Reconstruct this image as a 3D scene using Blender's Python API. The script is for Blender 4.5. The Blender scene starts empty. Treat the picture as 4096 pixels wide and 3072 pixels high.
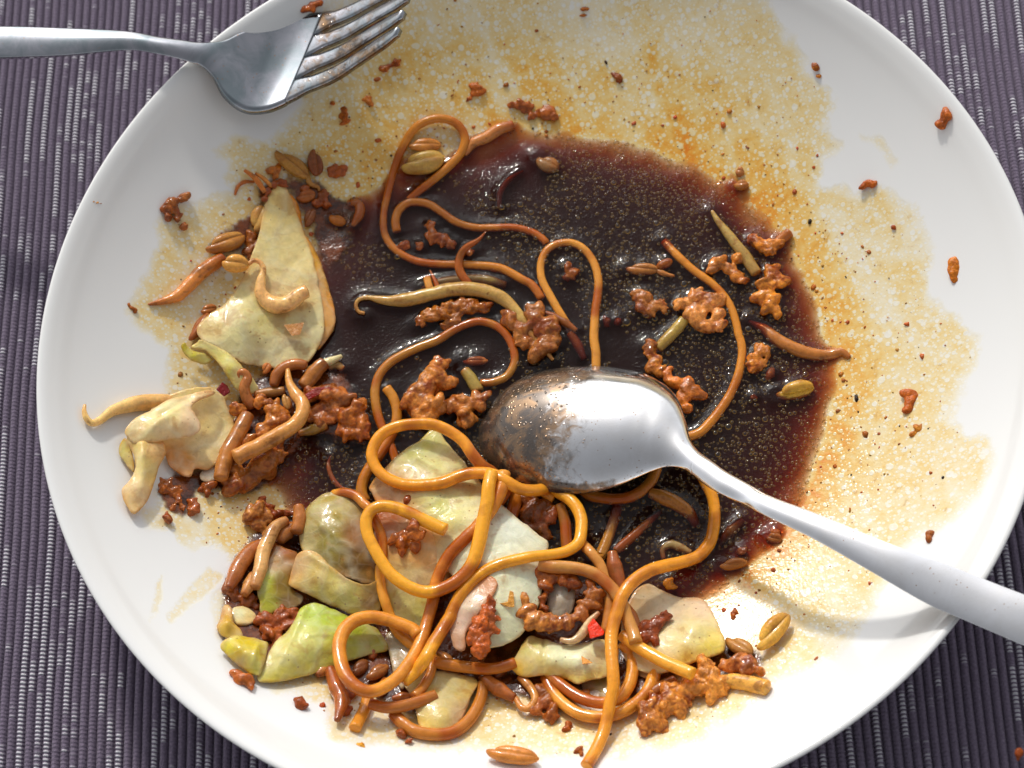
import bpy, bmesh, math, random
import numpy as np
from mathutils import Vector, Matrix, kdtree
from mathutils.geometry import delaunay_2d_cdt
random.seed(7); RNG = np.random.default_rng(7)
SC = bpy.context.scene
COL = SC.collection
CM = 0.01

# ------------------------------------------------------------------ camera, sky, sun, exposure
H_RIM = 3.8
CAM = np.array([-0.8549295, -27.67458266, 57.13954148 + H_RIM - 3.8])
RI = np.array([0.98279305, -0.16580307, -0.08140743]); UP = np.array([0.18471012, 0.88219371, 0.43314712])
FW = np.array([0.0, 0.44073076, -0.89763935]); FPX = 9000.0
cd = bpy.data.cameras.new('camera'); cam = bpy.data.objects.new('camera', cd); COL.objects.link(cam)
cd.sensor_width = 36; cd.lens = FPX / 4096 * 36; cd.clip_start = 0.02; cd.clip_end = 50
cam.matrix_world = Matrix([[RI[0], UP[0], -FW[0], CAM[0] * CM], [RI[1], UP[1], -FW[1], CAM[1] * CM],
                           [RI[2], UP[2], -FW[2], CAM[2] * CM], [0, 0, 0, 1]])
cd.dof.use_dof = True; cd.dof.focus_distance = 0.607; cd.dof.aperture_fstop = 18
SC.camera = cam
SUN_AZ, SUN_EL = math.radians(97), math.radians(35)      # direction towards the sun: azimuth from +x, elevation
sd = np.array([math.cos(SUN_AZ) * math.cos(SUN_EL), math.sin(SUN_AZ) * math.cos(SUN_EL), math.sin(SUN_EL)])
sl = bpy.data.lights.new('sun', 'SUN'); sl.energy = 2.0; sl.angle = math.radians(4.5); sl.color = (1, 0.96, 0.89)
so = bpy.data.objects.new('sun', sl); COL.objects.link(so); so.location = (0, 0.6, 1)
so.rotation_euler = Vector(sd).to_track_quat('Z', 'Y').to_euler()
W = bpy.data.worlds.new('World'); SC.world = W; W.use_nodes = True
wn = W.node_tree.nodes; wl = W.node_tree.links
sky = wn.new('ShaderNodeTexSky'); sky.sky_type = 'NISHITA'; sky.sun_disc = False
sky.sun_elevation = SUN_EL; sky.sun_rotation = math.pi / 2 - SUN_AZ
sky.air_density = 1.0; sky.dust_density = 2.5; sky.ozone_density = 1.0
hz = wn.new('ShaderNodeHueSaturation'); hz.inputs['Saturation'].default_value = 0.14      # a bright milky summer sky
wl.new(sky.outputs[0], hz.inputs['Color']); wl.new(hz.outputs[0], wn['Background'].inputs[0]); wn['Background'].inputs[1].default_value = 0.15
SC.view_settings.view_transform = 'Standard'; SC.view_settings.look = 'None'
SC.view_settings.exposure = -0.04; SC.view_settings.gamma = 1
SC.cycles.use_denoising = True; SC.cycles.max_bounces = 10; SC.cycles.transparent_max_bounces = 12
SC.cycles.caustics_reflective = False; SC.cycles.caustics_refractive = False; SC.cycles.sample_clamp_indirect = 6

# ------------------------------------------------------------------ frames used while tracing
FR = dict(A=(0, 0, .6329), B=(1300, 300, .6329), C=(2500, 300, .6329), D=(300, 600, .5425), E=(300, 1400, .5425),
          F=(1300, 1300, .5425), G=(800, 2000, .5425), H=(1800, 1900, .6329), I=(1900, 1300, .6329), J=(1300, 900, .5425),
          K=(2700, 1300, .6329), O=(0, 0, 1.8517), T=(900, 0, .7233), V=(2900, 2200, .5407), S=(3200, 0, .5424),
          U=(1200, 2500, .6329), L=(0, 1000, .7233))
def px(fr, x, y):
    a = FR[fr]; return a[0] + x * a[2], a[1] + y * a[2]
def ray(X, Y, z):
    v = FW + RI * (X - 2048) / FPX - UP * (Y - 1536) / FPX
    return CAM + v * (z - CAM[2]) / v[2]
KN = [(0, .42), (4, .43), (5.5, .46), (7, .60), (8, .80), (9, 1.10), (10, 1.50), (11, 2.02), (12, 2.66), (12.7, 3.22), (13.05, 3.56), (13.4, 3.78)]
POOL = 0.80
_kr = np.array([k[0] for k in KN]); _kz = np.array([k[1] for k in KN]); _m = np.gradient(_kz, _kr); _m[0] = 0
def plate_z(r):
    r = np.clip(np.asarray(r, float), 0, 13.4); i = np.clip(np.searchsorted(_kr, r, side='right') - 1, 0, len(_kr) - 2)
    h = _kr[i + 1] - _kr[i]; t = (r - _kr[i]) / h
    return ((2*t**3 - 3*t**2 + 1) * _kz[i] + (t**3 - 2*t**2 + t) * h * _m[i] + (-2*t**3 + 3*t**2) * _kz[i+1] + (t**3 - t**2) * h * _m[i+1])
def ground(r): return np.maximum(plate_z(r), POOL)
def on(fr, x, y, h=0.0):
    X, Y = px(fr, x, y); z = 1.5
    for _ in range(14):
        p = ray(X, Y, z); z = 0.5 * z + 0.5 * (float(ground(np.hypot(p[0], p[1]))) + h)
    return ray(X, Y, z)
def at(fr, x, y, z):
    X, Y = px(fr, x, y); return ray(X, Y, z)
def s2l(c):
    c = np.asarray(c, float) / 255.0
    return np.where(c <= .04045, c / 12.92, ((c + .055) / 1.055) ** 2.4)

# ------------------------------------------------------------------ noise in numpy
_G = RNG.random((32, 32, 32))
def vnoise(p, s=1.0, seed=0.0):
    q = np.asarray(p, float) * s + seed * 7.31 + 100; i = np.floor(q).astype(int); f = q - i; f = f * f * (3 - 2 * f); o = 0
    for dx in (0, 1):
        for dy in (0, 1):
            for dz in (0, 1):
                w = (f[..., 0] if dx else 1 - f[..., 0]) * (f[..., 1] if dy else 1 - f[..., 1]) * (f[..., 2] if dz else 1 - f[..., 2])
                o = o + w * _G[(i[..., 0] + dx) % 32, (i[..., 1] + dy) % 32, (i[..., 2] + dz) % 32]
    return o
def fbm(p, s=1.0, seed=0.0, n=3):
    o = 0; a = 1; t = 0
    for k in range(n): o = o + a * vnoise(p, s * 2 ** k, seed + k * 3.1); t += a; a *= .5
    return o / t
def P2(x, y): return np.stack([x, y, np.zeros_like(x)], -1)

# ------------------------------------------------------------------ objects
def mesh_obj(name, V, F, mat=None, parent=None, col=None, smooth=True, origin=True, attrs=None):
    """V in centimetres; an object whose origin sits at the base of the piece"""
    V = np.asarray(V, float)
    if origin and parent is None:
        c = np.array([V[:, 0].mean(), V[:, 1].mean(), V[:, 2].min()])
    else: c = np.zeros(3)
    if parent is not None: c = np.array(parent['_c'])
    me = bpy.data.meshes.new(name)
    L = ((V - c) * CM)
    if isinstance(F, np.ndarray):
        n, k = F.shape
        me.vertices.add(len(L)); me.vertices.foreach_set('co', L.ravel().astype('f4'))
        me.loops.add(n * k); me.loops.foreach_set('vertex_index', F.ravel().astype('i4'))
        me.polygons.add(n); me.polygons.foreach_set('loop_start', np.arange(0, n * k, k, dtype='i4'))
        me.update(calc_edges=True)
    else:
        me.from_pydata(L.tolist(), [], [list(map(int, f)) for f in F]); me.update()
    me.validate()
    if smooth: me.polygons.foreach_set('use_smooth', np.ones(len(me.polygons), bool))
    if col is not None:
        a = me.color_attributes.new('Col', 'FLOAT_COLOR', 'POINT')
        c4 = np.ones((len(V), 4)); c4[:, :3] = col; a.data.foreach_set('color', c4.ravel())
    for k, v in (attrs or {}).items():
        a = me.attributes.new(k, 'FLOAT', 'POINT'); a.data.foreach_set('value', np.asarray(v, 'f4'))
    o = bpy.data.objects.new(name, me); COL.objects.link(o)
    if mat: me.materials.append(mat)
    if parent is None: o.location = c * CM
    else: o.parent = parent
    o['_c'] = [float(v) for v in c]
    return o
def empty(name, c):
    o = bpy.data.objects.new(name, None); COL.objects.link(o); o.location = np.array(c) * CM; o.empty_display_size = .005
    o['_c'] = [float(v) for v in c]; return o
def tag(o, label=None, cat=None, group=None, kind=None):
    for k, v in (('label', label), ('category', cat), ('group', group), ('kind', kind)):
        if v: o[k] = v
    return o

# ------------------------------------------------------------------ materials
def new_mat(name):
    m = bpy.data.materials.new(name); m.use_nodes = True
    nt = m.node_tree; return m, nt, nt.nodes, nt.links, nt.nodes['Principled BSDF']
class NB:
    """tiny node builder"""
    def __init__(s, nt): s.nt = nt; s.n = nt.nodes; s.l = nt.links
    def node(s, t, **kw):
        x = s.n.new(t)
        for k, v in kw.items(): setattr(x, k, v)
        return x
    def put(s, sock, v):
        if isinstance(v, bpy.types.NodeSocket): s.l.new(v, sock)
        elif isinstance(v, (tuple, list)) and len(v) == 3 and sock.type == 'RGBA': sock.default_value = (*v, 1)
        else: sock.default_value = v
    def pos(s, k=100.0):
        g = s.node('ShaderNodeNewGeometry'); m = s.node('ShaderNodeVectorMath', operation='SCALE')
        s.l.new(g.outputs['Position'], m.inputs[0]); m.inputs[3].default_value = k; return m.outputs[0]
    def noise(s, v, scale, detail=3, rough=.55, dist=0.0):
        n = s.node('ShaderNodeTexNoise'); s.l.new(v, n.inputs['Vector']); n.inputs['Scale'].default_value = scale
        n.inputs['Detail'].default_value = detail; n.inputs['Roughness'].default_value = rough; n.inputs['Distortion'].default_value = dist
        return n.outputs['Fac']
    def voro(s, v, scale, feat='F1', rnd=1.0, out='Distance'):
        n = s.node('ShaderNodeTexVoronoi', feature=feat); s.l.new(v, n.inputs['Vector']); n.inputs['Scale'].default_value = scale
        n.inputs['Randomness'].default_value = rnd; return n.outputs[out]
    def math(s, op, a, b=0.0, c=None):
        m = s.node('ShaderNodeMath', operation=op); s.put(m.inputs[0], a); s.put(m.inputs[1], b)
        if c is not None: s.put(m.inputs[2], c)
        return m.outputs[0]
    def ramp(s, v, a, b, lo=0.0, hi=1.0):
        m = s.node('ShaderNodeMapRange', interpolation_type='SMOOTHSTEP'); s.put(m.inputs[0], v)
        m.inputs[1].default_value = a; m.inputs[2].default_value = b; m.inputs[3].default_value = lo; m.inputs[4].default_value = hi
        return m.outputs[0]
    def mix(s, f, a, b, mode='MIX'):
        m = s.node('ShaderNodeMix', data_type='RGBA', blend_type=mode); s.put(m.inputs[0], f); s.put(m.inputs[6], a); s.put(m.inputs[7], b)
        return m.outputs[2]
    def attr(s, name, out='Color'):
        a = s.node('ShaderNodeAttribute', attribute_name=name); return a.outputs[out]
    def bump(s, h, strength, dist=.001, normal=None):
        b = s.node('ShaderNodeBump'); s.put(b.inputs['Height'], h); b.inputs['Strength'].default_value = strength
        b.inputs['Distance'].default_value = dist
        if normal is not None: s.l.new(normal, b.inputs['Normal'])
        return b.outputs[0]

def two_sided_fresnel(b, ior):
    fr = b.node('ShaderNodeFresnel'); g = b.node('ShaderNodeNewGeometry')
    b.put(fr.inputs[0], b.math('MULTIPLY_ADD', g.outputs['Backfacing'], 1 / ior - ior, ior)); return fr
def food_mat(name, stain=(.20, .045, .008), amount=.5, rough=.26, coat=.6, sss=.25, bump=.25, var=.25, trans=0.0, nscale=2.2, speck=0.0, veins=False):
    m, nt, n, l, p = new_mat(name); b = NB(nt); pos = b.pos()
    c = b.attr('Col')
    n1 = b.noise(pos, nscale, 4, .6, .3); n2 = b.noise(pos, nscale * 4, 3, .6)
    v = b.ramp(n2, .3, .7, 1 - var, 1 + var)
    c = b.mix(1.0, c, b.mix(v, (0, 0, 0), (1, 1, 1)), 'MULTIPLY') if False else c
    hsv = b.node('ShaderNodeHueSaturation'); b.put(hsv.inputs['Color'], c); b.put(hsv.inputs['Value'], v); c = hsv.outputs[0]
    f = b.math('MULTIPLY', b.ramp(b.math('ADD', n1, b.math('MULTIPLY', b.math('SUBTRACT', n2, .5), .35)), .52, .68), amount)
    c = b.mix(f, c, stain)
    if speck:
        sp = b.ramp(b.voro(pos, 5.5), .10, .17, 1, 0); sp = b.math('MULTIPLY', sp, b.ramp(b.noise(pos, 1.3, 2), .52, .6))
        c = b.mix(b.math('MULTIPLY', sp, speck), c, (.30, .10, .015))
    b.put(p.inputs['Base Color'], c)
    b.put(p.inputs['Roughness'], b.ramp(n1, .3, .7, rough * .75, rough * 1.4))
    p.inputs['Specular IOR Level'].default_value = .18; p.inputs['Coat Weight'].default_value = coat * .55; p.inputs['Coat Roughness'].default_value = .045
    p.inputs['Subsurface Weight'].default_value = sss; p.inputs['Subsurface Radius'].default_value = (1, .5, .2); p.inputs['Subsurface Scale'].default_value = .002
    hh = b.math('ADD', b.noise(pos, 7, 3), b.math('MULTIPLY', b.noise(pos, 24, 2), .35))
    if veins:
        wp = b.node('ShaderNodeVectorMath', operation='ADD'); nn_ = b.node('ShaderNodeTexNoise'); l.new(pos, nn_.inputs['Vector']); nn_.inputs['Scale'].default_value = .9
        l.new(pos, wp.inputs[0]); l.new(nn_.outputs['Color'], wp.inputs[1])
        v1 = b.ramp(b.voro(wp.outputs[0], .8, 'DISTANCE_TO_EDGE'), 0, .16, 1, 0); v2 = b.ramp(b.voro(wp.outputs[0], 2.4, 'DISTANCE_TO_EDGE'), 0, .14, 1, 0)
        vn = b.math('ADD', v1, b.math('MULTIPLY', v2, .4))
        c = b.mix(b.math('MULTIPLY', vn, .17), c, (.88, .86, .66)); b.put(p.inputs['Base Color'], c)
        hh = b.math('ADD', b.math('ADD', b.math('MULTIPLY', hh, .5), b.math('MULTIPLY', vn, .45)), b.math('MULTIPLY', b.noise(pos, 2.0, 3, .6, .8), 1.6))
    b.put(p.inputs['Normal'], b.bump(hh, bump, .0012))
    if trans:
        tb = b.node('ShaderNodeBsdfTranslucent'); b.put(tb.inputs[0], c); ms = b.node('ShaderNodeMixShader'); ms.inputs[0].default_value = trans
        l.new(p.outputs[0], ms.inputs[1]); l.new(tb.outputs[0], ms.inputs[2]); l.new(ms.outputs[0], n['Material Output'].inputs[0])
    return m
M_NOODLE = food_mat('noodle_glazed', (.36, .10, .010), .35, .16, .75, .2, .16, .07, nscale=1.3)
M_SPROUT = food_mat('sprout_flesh', (.24, .08, .014), .75, .17, .8, .3, .12, .14, nscale=2.0)
M_BEAN = food_mat('bean_flesh', (.26, .075, .012), .5, .22, .5, .25, .15, .15, nscale=3)
M_MEAT = food_mat('minced_pork', (.15, .040, .006), .7, .17, .8, .15, .35, .3, nscale=1.6)
M_LEAF = food_mat('cabbage_leaf', (.42, .18, .035), .5, .2, .85, .2, .18, .08, trans=.12, nscale=1.1, speck=.7, veins=True)
M_BIT = food_mat('fried_bit', (.12, .025, .005), .4, .25, .3, .15, .4, .2, nscale=4)

def m_plate():
    m, nt, n, l, p = new_mat('white_porcelain'); b = NB(nt); pos = b.pos()
    film_or_reflection = b.attr('film_or_reflection', 'Fac'); spot = b.attr('spot', 'Fac')
    big = b.noise(pos, .55, 5, .62, .8); fine = b.noise(pos, 2.6, 4, .65, .6); xf = b.noise(pos, 9, 3, .6)
    # thickness of the broth film: grainy, thinned in streaks, pushed away by round fat droplets
    t = b.math('MULTIPLY', film_or_reflection, b.ramp(big, .30, .66, .72, 1.2)); t = b.math('MULTIPLY', t, b.ramp(fine, .28, .72, .7, 1.35))
    t = b.math('MULTIPLY', t, b.ramp(xf, .3, .7, .88, 1.12))
    def dots(scale, r0, r1, thr, seed):
        mp = b.node('ShaderNodeMapping'); l.new(pos, mp.inputs[0]); mp.inputs['Location'].default_value = (seed, seed * 2.3, seed)
        mp.inputs['Scale'].default_value = (1, 1, .55)
        vo = b.node('ShaderNodeTexVoronoi'); l.new(mp.outputs[0], vo.inputs['Vector']); vo.inputs['Scale'].default_value = scale
        sep = b.node('ShaderNodeSeparateColor'); l.new(vo.outputs['Color'], sep.inputs[0])
        rad = b.math('MULTIPLY', sep.outputs[0], r1); keep = b.ramp(sep.outputs[1], thr - .02, thr + .02)
        d = b.math('SUBTRACT', vo.outputs['Distance'], b.math('ADD', rad, r0))
        return b.math('MULTIPLY', b.ramp(d, -.04, .03, 1, 0), keep)
    d = b.math('MAXIMUM', dots(2.3, .03, .26, .35, 1.7), dots(5.2, .10, .32, .15, 5.1))
    d = b.math('MAXIMUM', d, b.math('MULTIPLY', dots(10, .14, .34, .15, 9.3), .85))
    t = b.math('MULTIPLY', t, b.math('SUBTRACT', 1.0, b.math('MULTIPLY', d, .72)))
    sepp = b.node('ShaderNodeSeparateColor')
    col = b.node('ShaderNodeCombineColor')
    for i, k in enumerate((.02, .27, .98)):
        b.put(col.inputs[i], b.math('MULTIPLY', b.math('POWER', 2.718, b.math('MULTIPLY', t, -k)), (.80, .80, .79)[i]))
    c = col.outputs[0]
    # brown specks of seasoning where the film carries them
    sp = b.math('MULTIPLY', b.ramp(b.noise(pos, 2.6, 5, .7, .4), .60, .72), b.ramp(spot, .05, .6))
    c = b.mix(b.math('MULTIPLY', sp, .5), c, (.42, .17, .03))
    sp2 = b.math('MULTIPLY', b.ramp(b.noise(pos, 8.5, 3, .6, .2), .70, .76), b.ramp(spot, .1, .5))
    c = b.mix(b.math('MULTIPLY', sp2, .85), c, (.20, .05, .01))
    b.put(p.inputs['Base Color'], c)
    wet = b.ramp(t, .02, .3)
    b.put(p.inputs['Roughness'], b.math('ADD', .10, b.math('MULTIPLY', b.math('MULTIPLY', xf, wet), .12)))
    p.inputs['Coat Weight'].default_value = .35; p.inputs['Coat Roughness'].default_value = .04
    b.put(p.inputs['Normal'], b.bump(b.math('SUBTRACT', b.math('MULTIPLY', fine, .3), b.math('MULTIPLY', d, .35)), b.math('MULTIPLY', wet, .0) if False else .0, .0006))
    bp = b.node('ShaderNodeBump'); b.put(bp.inputs['Height'], b.math('MULTIPLY', wet, b.math('ADD', b.math('MULTIPLY', d, .5), b.math('MULTIPLY', xf, .7))))
    bp.inputs['Strength'].default_value = .16; bp.inputs['Distance'].default_value = .0008; l.new(bp.outputs[0], p.inputs['Normal'])
    return m
M_PLATE = m_plate()

def m_liquid():
    m, nt, n, l, p = new_mat('soy_broth'); b = NB(nt); pos = b.pos(); n.remove(p)
    tr = b.node('ShaderNodeBsdfTransparent'); gl = b.node('ShaderNodeBsdfGlossy'); gl.inputs['Roughness'].default_value = .06
    fr = two_sided_fresnel(b, 1.40)
    h = b.math('ADD', b.ramp(b.voro(pos, 9), .1, .45, 1, 0), b.math('MULTIPLY', b.ramp(b.voro(pos, 17), .1, .45, 1, 0), .5))
    nb = b.bump(h, .35, .00016)
    l.new(nb, gl.inputs['Normal']); l.new(nb, fr.inputs['Normal'])
    ms = b.node('ShaderNodeMixShader'); l.new(b.math('MULTIPLY', fr.outputs[0], 1.0), ms.inputs[0]); l.new(tr.outputs[0], ms.inputs[1]); l.new(gl.outputs[0], ms.inputs[2])
    df = b.node('ShaderNodeBsdfDiffuse'); df.inputs[0].default_value = (.05, .022, .016, 1)      # suspended fat scatters a little light
    ms2 = b.node('ShaderNodeMixShader'); b.put(ms2.inputs[0], b.math('MULTIPLY', b.attr('depth', 'Fac'), .18)); l.new(ms.outputs[0], ms2.inputs[1]); l.new(df.outputs[0], ms2.inputs[2])
    l.new(ms2.outputs[0], n['Material Output'].inputs[0])
    va = b.node('ShaderNodeVolumeAbsorption'); va.inputs[0].default_value = (.765, .40, .0, 1); va.inputs[1].default_value = 1850
    l.new(va.outputs[0], n['Material Output'].inputs['Volume'])
    return m
def m_droplet():
    m, nt, n, l, p = new_mat('floating_oil'); b = NB(nt); n.remove(p)
    tr = b.node('ShaderNodeBsdfTransparent'); gl = b.node('ShaderNodeBsdfGlossy'); gl.inputs['Roughness'].default_value = .05
    fr = two_sided_fresnel(b, 1.46)
    tl = b.node('ShaderNodeBsdfTranslucent'); tl.inputs[0].default_value = (.80, .50, .10, 1)
    df = b.node('ShaderNodeBsdfDiffuse'); df.inputs[0].default_value = (.40, .25, .06, 1); ad = b.node('ShaderNodeMixShader'); ad.inputs[0].default_value = .4; l.new(tl.outputs[0], ad.inputs[1]); l.new(df.outputs[0], ad.inputs[2]); tl = ad
    m0 = b.node('ShaderNodeMixShader'); b.put(m0.inputs[0], b.attr('rim', 'Fac')); l.new(tr.outputs[0], m0.inputs[1]); l.new(tl.outputs[0], m0.inputs[2])  # golden rim colour stands in for sunlight focused through each droplet
    m1 = b.node('ShaderNodeMixShader'); l.new(fr.outputs[0], m1.inputs[0]); l.new(m0.outputs[0], m1.inputs[1]); l.new(gl.outputs[0], m1.inputs[2])
    l.new(m1.outputs[0], n['Material Output'].inputs[0]); return m
def m_glaze():
    """thick brown sauce that lies on the plate under the food"""
    m, nt, n, l, p = new_mat('thick_brown_sauce'); b = NB(nt); pos = b.pos()
    c = b.mix(b.ramp(b.noise(pos, 1.6, 5, .65), .35, .65), (.040, .006, .001), (.22, .050, .005)); b.put(p.inputs['Base Color'], c)
    p.inputs['Roughness'].default_value = .13; p.inputs['Coat Weight'].default_value = .4
    b.put(p.inputs['Alpha'], b.math('MULTIPLY', b.ramp(b.math('ADD', b.attr('edge', 'Fac'), b.math('MULTIPLY', b.math('SUBTRACT', b.noise(pos, 2.5, 4, .6), .5), 1.1)), .15, .55), .93))
    b.put(p.inputs['Normal'], b.bump(b.noise(pos, 5, 3), .5, .001)); return m
def m_steel(name, film_or_reflection=None, base=((.90, .90, .92), (.80, .79, .79))):
    m, nt, n, l, p = new_mat(name); b = NB(nt); pos = b.pos()
    sm = b.noise(pos, 1.1, 4, .6, .5); fine = b.noise(pos, 30, 2)
    p.inputs['Metallic'].default_value = 1
    c = b.mix(b.ramp(sm, .30, .70), base[0], base[1])
    rg = b.ramp(sm, .3, .75, .06, .20)
    tc = b.node('ShaderNodeMapping'); l.new(pos, tc.inputs[0]); tc.inputs['Scale'].default_value = (1.2, 40, 6); tc.inputs['Rotation'].default_value = (0, 0, .5)
    scr = b.noise(tc.outputs[0], 1.2, 4, .7)
    nrm = b.bump(b.math('ADD', b.math('MULTIPLY', scr, .5), b.math('MULTIPLY', fine, .05)), .04, .0002)
    if film_or_reflection:
        f = b.attr('film_or_reflection', 'Fac'); g = b.noise(pos, 3.2, 4, .6, .6); g2 = b.voro(pos, 7.5)  # mask for sauce film and for reflections painted into the steel
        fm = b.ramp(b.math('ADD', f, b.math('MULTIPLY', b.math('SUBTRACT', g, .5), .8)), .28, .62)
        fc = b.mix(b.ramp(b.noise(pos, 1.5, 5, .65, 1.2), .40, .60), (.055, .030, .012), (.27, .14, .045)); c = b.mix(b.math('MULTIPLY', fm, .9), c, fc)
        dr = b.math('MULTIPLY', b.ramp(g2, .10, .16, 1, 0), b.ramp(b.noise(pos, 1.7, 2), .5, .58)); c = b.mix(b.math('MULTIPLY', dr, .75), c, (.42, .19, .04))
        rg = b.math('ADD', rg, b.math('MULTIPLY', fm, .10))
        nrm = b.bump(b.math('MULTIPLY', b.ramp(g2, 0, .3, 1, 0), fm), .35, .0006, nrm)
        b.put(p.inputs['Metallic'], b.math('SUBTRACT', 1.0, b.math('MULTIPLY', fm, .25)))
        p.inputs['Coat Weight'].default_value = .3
    b.put(p.inputs['Base Color'], c); b.put(p.inputs['Roughness'], rg); b.put(p.inputs['Normal'], nrm); return m
def m_mat():
    m, nt, n, l, p = new_mat('ribbed_cotton'); b = NB(nt)
    uv = b.node('ShaderNodeUVMap', uv_map='rib'); sep = b.node('ShaderNodeSeparateXYZ'); l.new(uv.outputs[0], sep.inputs[0])
    u, v = sep.outputs[0], sep.outputs[1]     # u: rib number, v: centimetres along the rib
    idn = b.math('FLOOR', u); fu = b.math('SUBTRACT', u, idn)
    wn_ = b.node('ShaderNodeTexWhiteNoise', noise_dimensions='1D'); l.new(idn, wn_.inputs['W'])
    off = b.math('MULTIPLY', wn_.outputs[0], 173.0)
    cv = b.node('ShaderNodeCombineXYZ'); l.new(b.math('ADD', v, off), cv.inputs[0]); l.new(off, cv.inputs[1])
    seg = b.noise(cv.outputs[0], .16, 2, .6)
    cv2 = b.node('ShaderNodeCombineXYZ'); l.new(b.math('ADD', v, off), cv2.inputs[0]); l.new(off, cv2.inputs[2])
    thin = b.noise(cv2.outputs[0], 1.6, 2, .6)
    white = b.ramp(b.math('ADD', seg, b.math('MULTIPLY', b.math('SUBTRACT', thin, .5), .35)), .53, .575)
    # wraps of thread across the rib
    ph = b.math('ADD', b.math('MULTIPLY', v, 2 * math.pi / .115), b.math('MULTIPLY', fu, 1.2))
    bead = b.math('ADD', .5, b.math('MULTIPLY', b.math('SINE', b.math('ADD', ph, b.math('MULTIPLY', thin, 3.0))), .5))
    cen = b.ramp(b.math('ABSOLUTE', b.math('SUBTRACT', fu, .5)), .20, .36, 1, 0)
    wm = b.math('MULTIPLY', b.math('MULTIPLY', white, cen), b.ramp(bead, .12, .55))
    nz = b.noise(b.pos(), 14, 4, .7)
    dark = b.mix(nz, (.09, .072, .105), (.265, .215, .30))
    lum = b.mix(nz, (.42, .41, .46), (.80, .79, .84))
    b.put(p.inputs['Base Color'], b.mix(wm, dark, lum)); p.inputs['Roughness'].default_value = .95
    p.inputs['Specular IOR Level'].default_value = .15; p.inputs['Sheen Weight'].default_value = .1
    b.put(p.inputs['Normal'], b.bump(b.math('ADD', b.math('MULTIPLY', bead, b.math('ADD', .35, white)), b.math('MULTIPLY', nz, 1.2)), .8, .0006))
    return m

# ------------------------------------------------------------------ setting: table and ribbed placemat
RIB_A = math.radians(8); PITCH = .245
def build_cloth():
    tv = [(-60, -60, -3), (60, -60, -3), (60, 60, -3), (-60, 60, -3), (-60, -60, -.28), (60, -60, -.28), (60, 60, -.28), (-60, 60, -.28)]
    tf = [(0, 3, 2, 1), (4, 5, 6, 7), (0, 1, 5, 4), (1, 2, 6, 5), (2, 3, 7, 6), (3, 0, 4, 7)]
    m, nt, n, l, p = new_mat('table_wood'); b = NB(nt); b.put(p.inputs['Base Color'], b.mix(b.noise(b.pos(), .3, 5), (.12, .07, .04), (.2, .12, .07))); p.inputs['Roughness'].default_value = .5
    tag(mesh_obj('table', tv, tf, m, smooth=False), kind='structure')
    root = empty('placemat', (0, 0, -.28)); tag(root, 'dark purple grey ribbed cloth with white slub threads under the plate', 'placemat')
    M = m_mat()
    bv = [(x, y, z) for z in (-.28, -.16) for x, y in ((-27, -27), (27, -27), (27, 27), (-27, 27))]
    ca, sa = math.cos(RIB_A), math.sin(RIB_A)
    bv = [(x * ca + y * sa, -x * sa + y * ca, z) for x, y, z in bv]
    bo = mesh_obj('backing', bv, tf, M, root, smooth=False)
    nr = 210; xs = (np.arange(nr) - nr / 2) * PITCH; ny = 240; ys = np.linspace(-26.5, 26.5, ny)
    prof = [(-.49, -.16), (-.36, -.07), (-.16, -.012), (.0, 0), (.16, -.012), (.36, -.07), (.49, -.16)]
    k = len(prof); X = np.zeros((nr, ny, k)); Y = X.copy(); Z = X.copy(); Uc = X.copy()
    for j, (u, z) in enumerate(prof):
        wob = .06 * (fbm(np.stack([np.repeat(xs[:, None] * .15, ny, 1), np.repeat(ys[None] * .22, nr, 0), np.zeros((nr, ny))], -1), 1, 3, 2) - .5) * 4
        X[:, :, j] = xs[:, None] + wob + u * PITCH; Y[:, :, j] = ys[None]; Uc[:, :, j] = np.arange(nr)[:, None] + u + .5
        Z[:, :, j] = z + .02 * (fbm(np.stack([xs[:, None] * 3 + 0 * ys[None], ys[None] * 1.5 + 0 * xs[:, None], np.ones((nr, ny))], -1), 1, 5, 2) - .5) - .01
    V = np.stack([X * ca + Y * sa, -X * sa + Y * ca, Z], -1).reshape(-1, 3)
    I = np.arange(nr * ny * k).reshape(nr, ny, k)
    F = np.stack([I[:, :-1, :-1], I[:, :-1, 1:], I[:, 1:, 1:], I[:, 1:, :-1]], -1).reshape(-1, 4)
    o = mesh_obj('rib', V, F, M, root)
    uvl = o.data.uv_layers.new(name='rib'); li = np.zeros(len(o.data.loops), 'i4'); o.data.loops.foreach_get('vertex_index', li)
    uvl.data.foreach_set('uv', np.stack([Uc.ravel()[li], (Y.ravel())[li]], -1).ravel().astype('f4'))
    tag(o, kind='stuff')
build_cloth()

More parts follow.
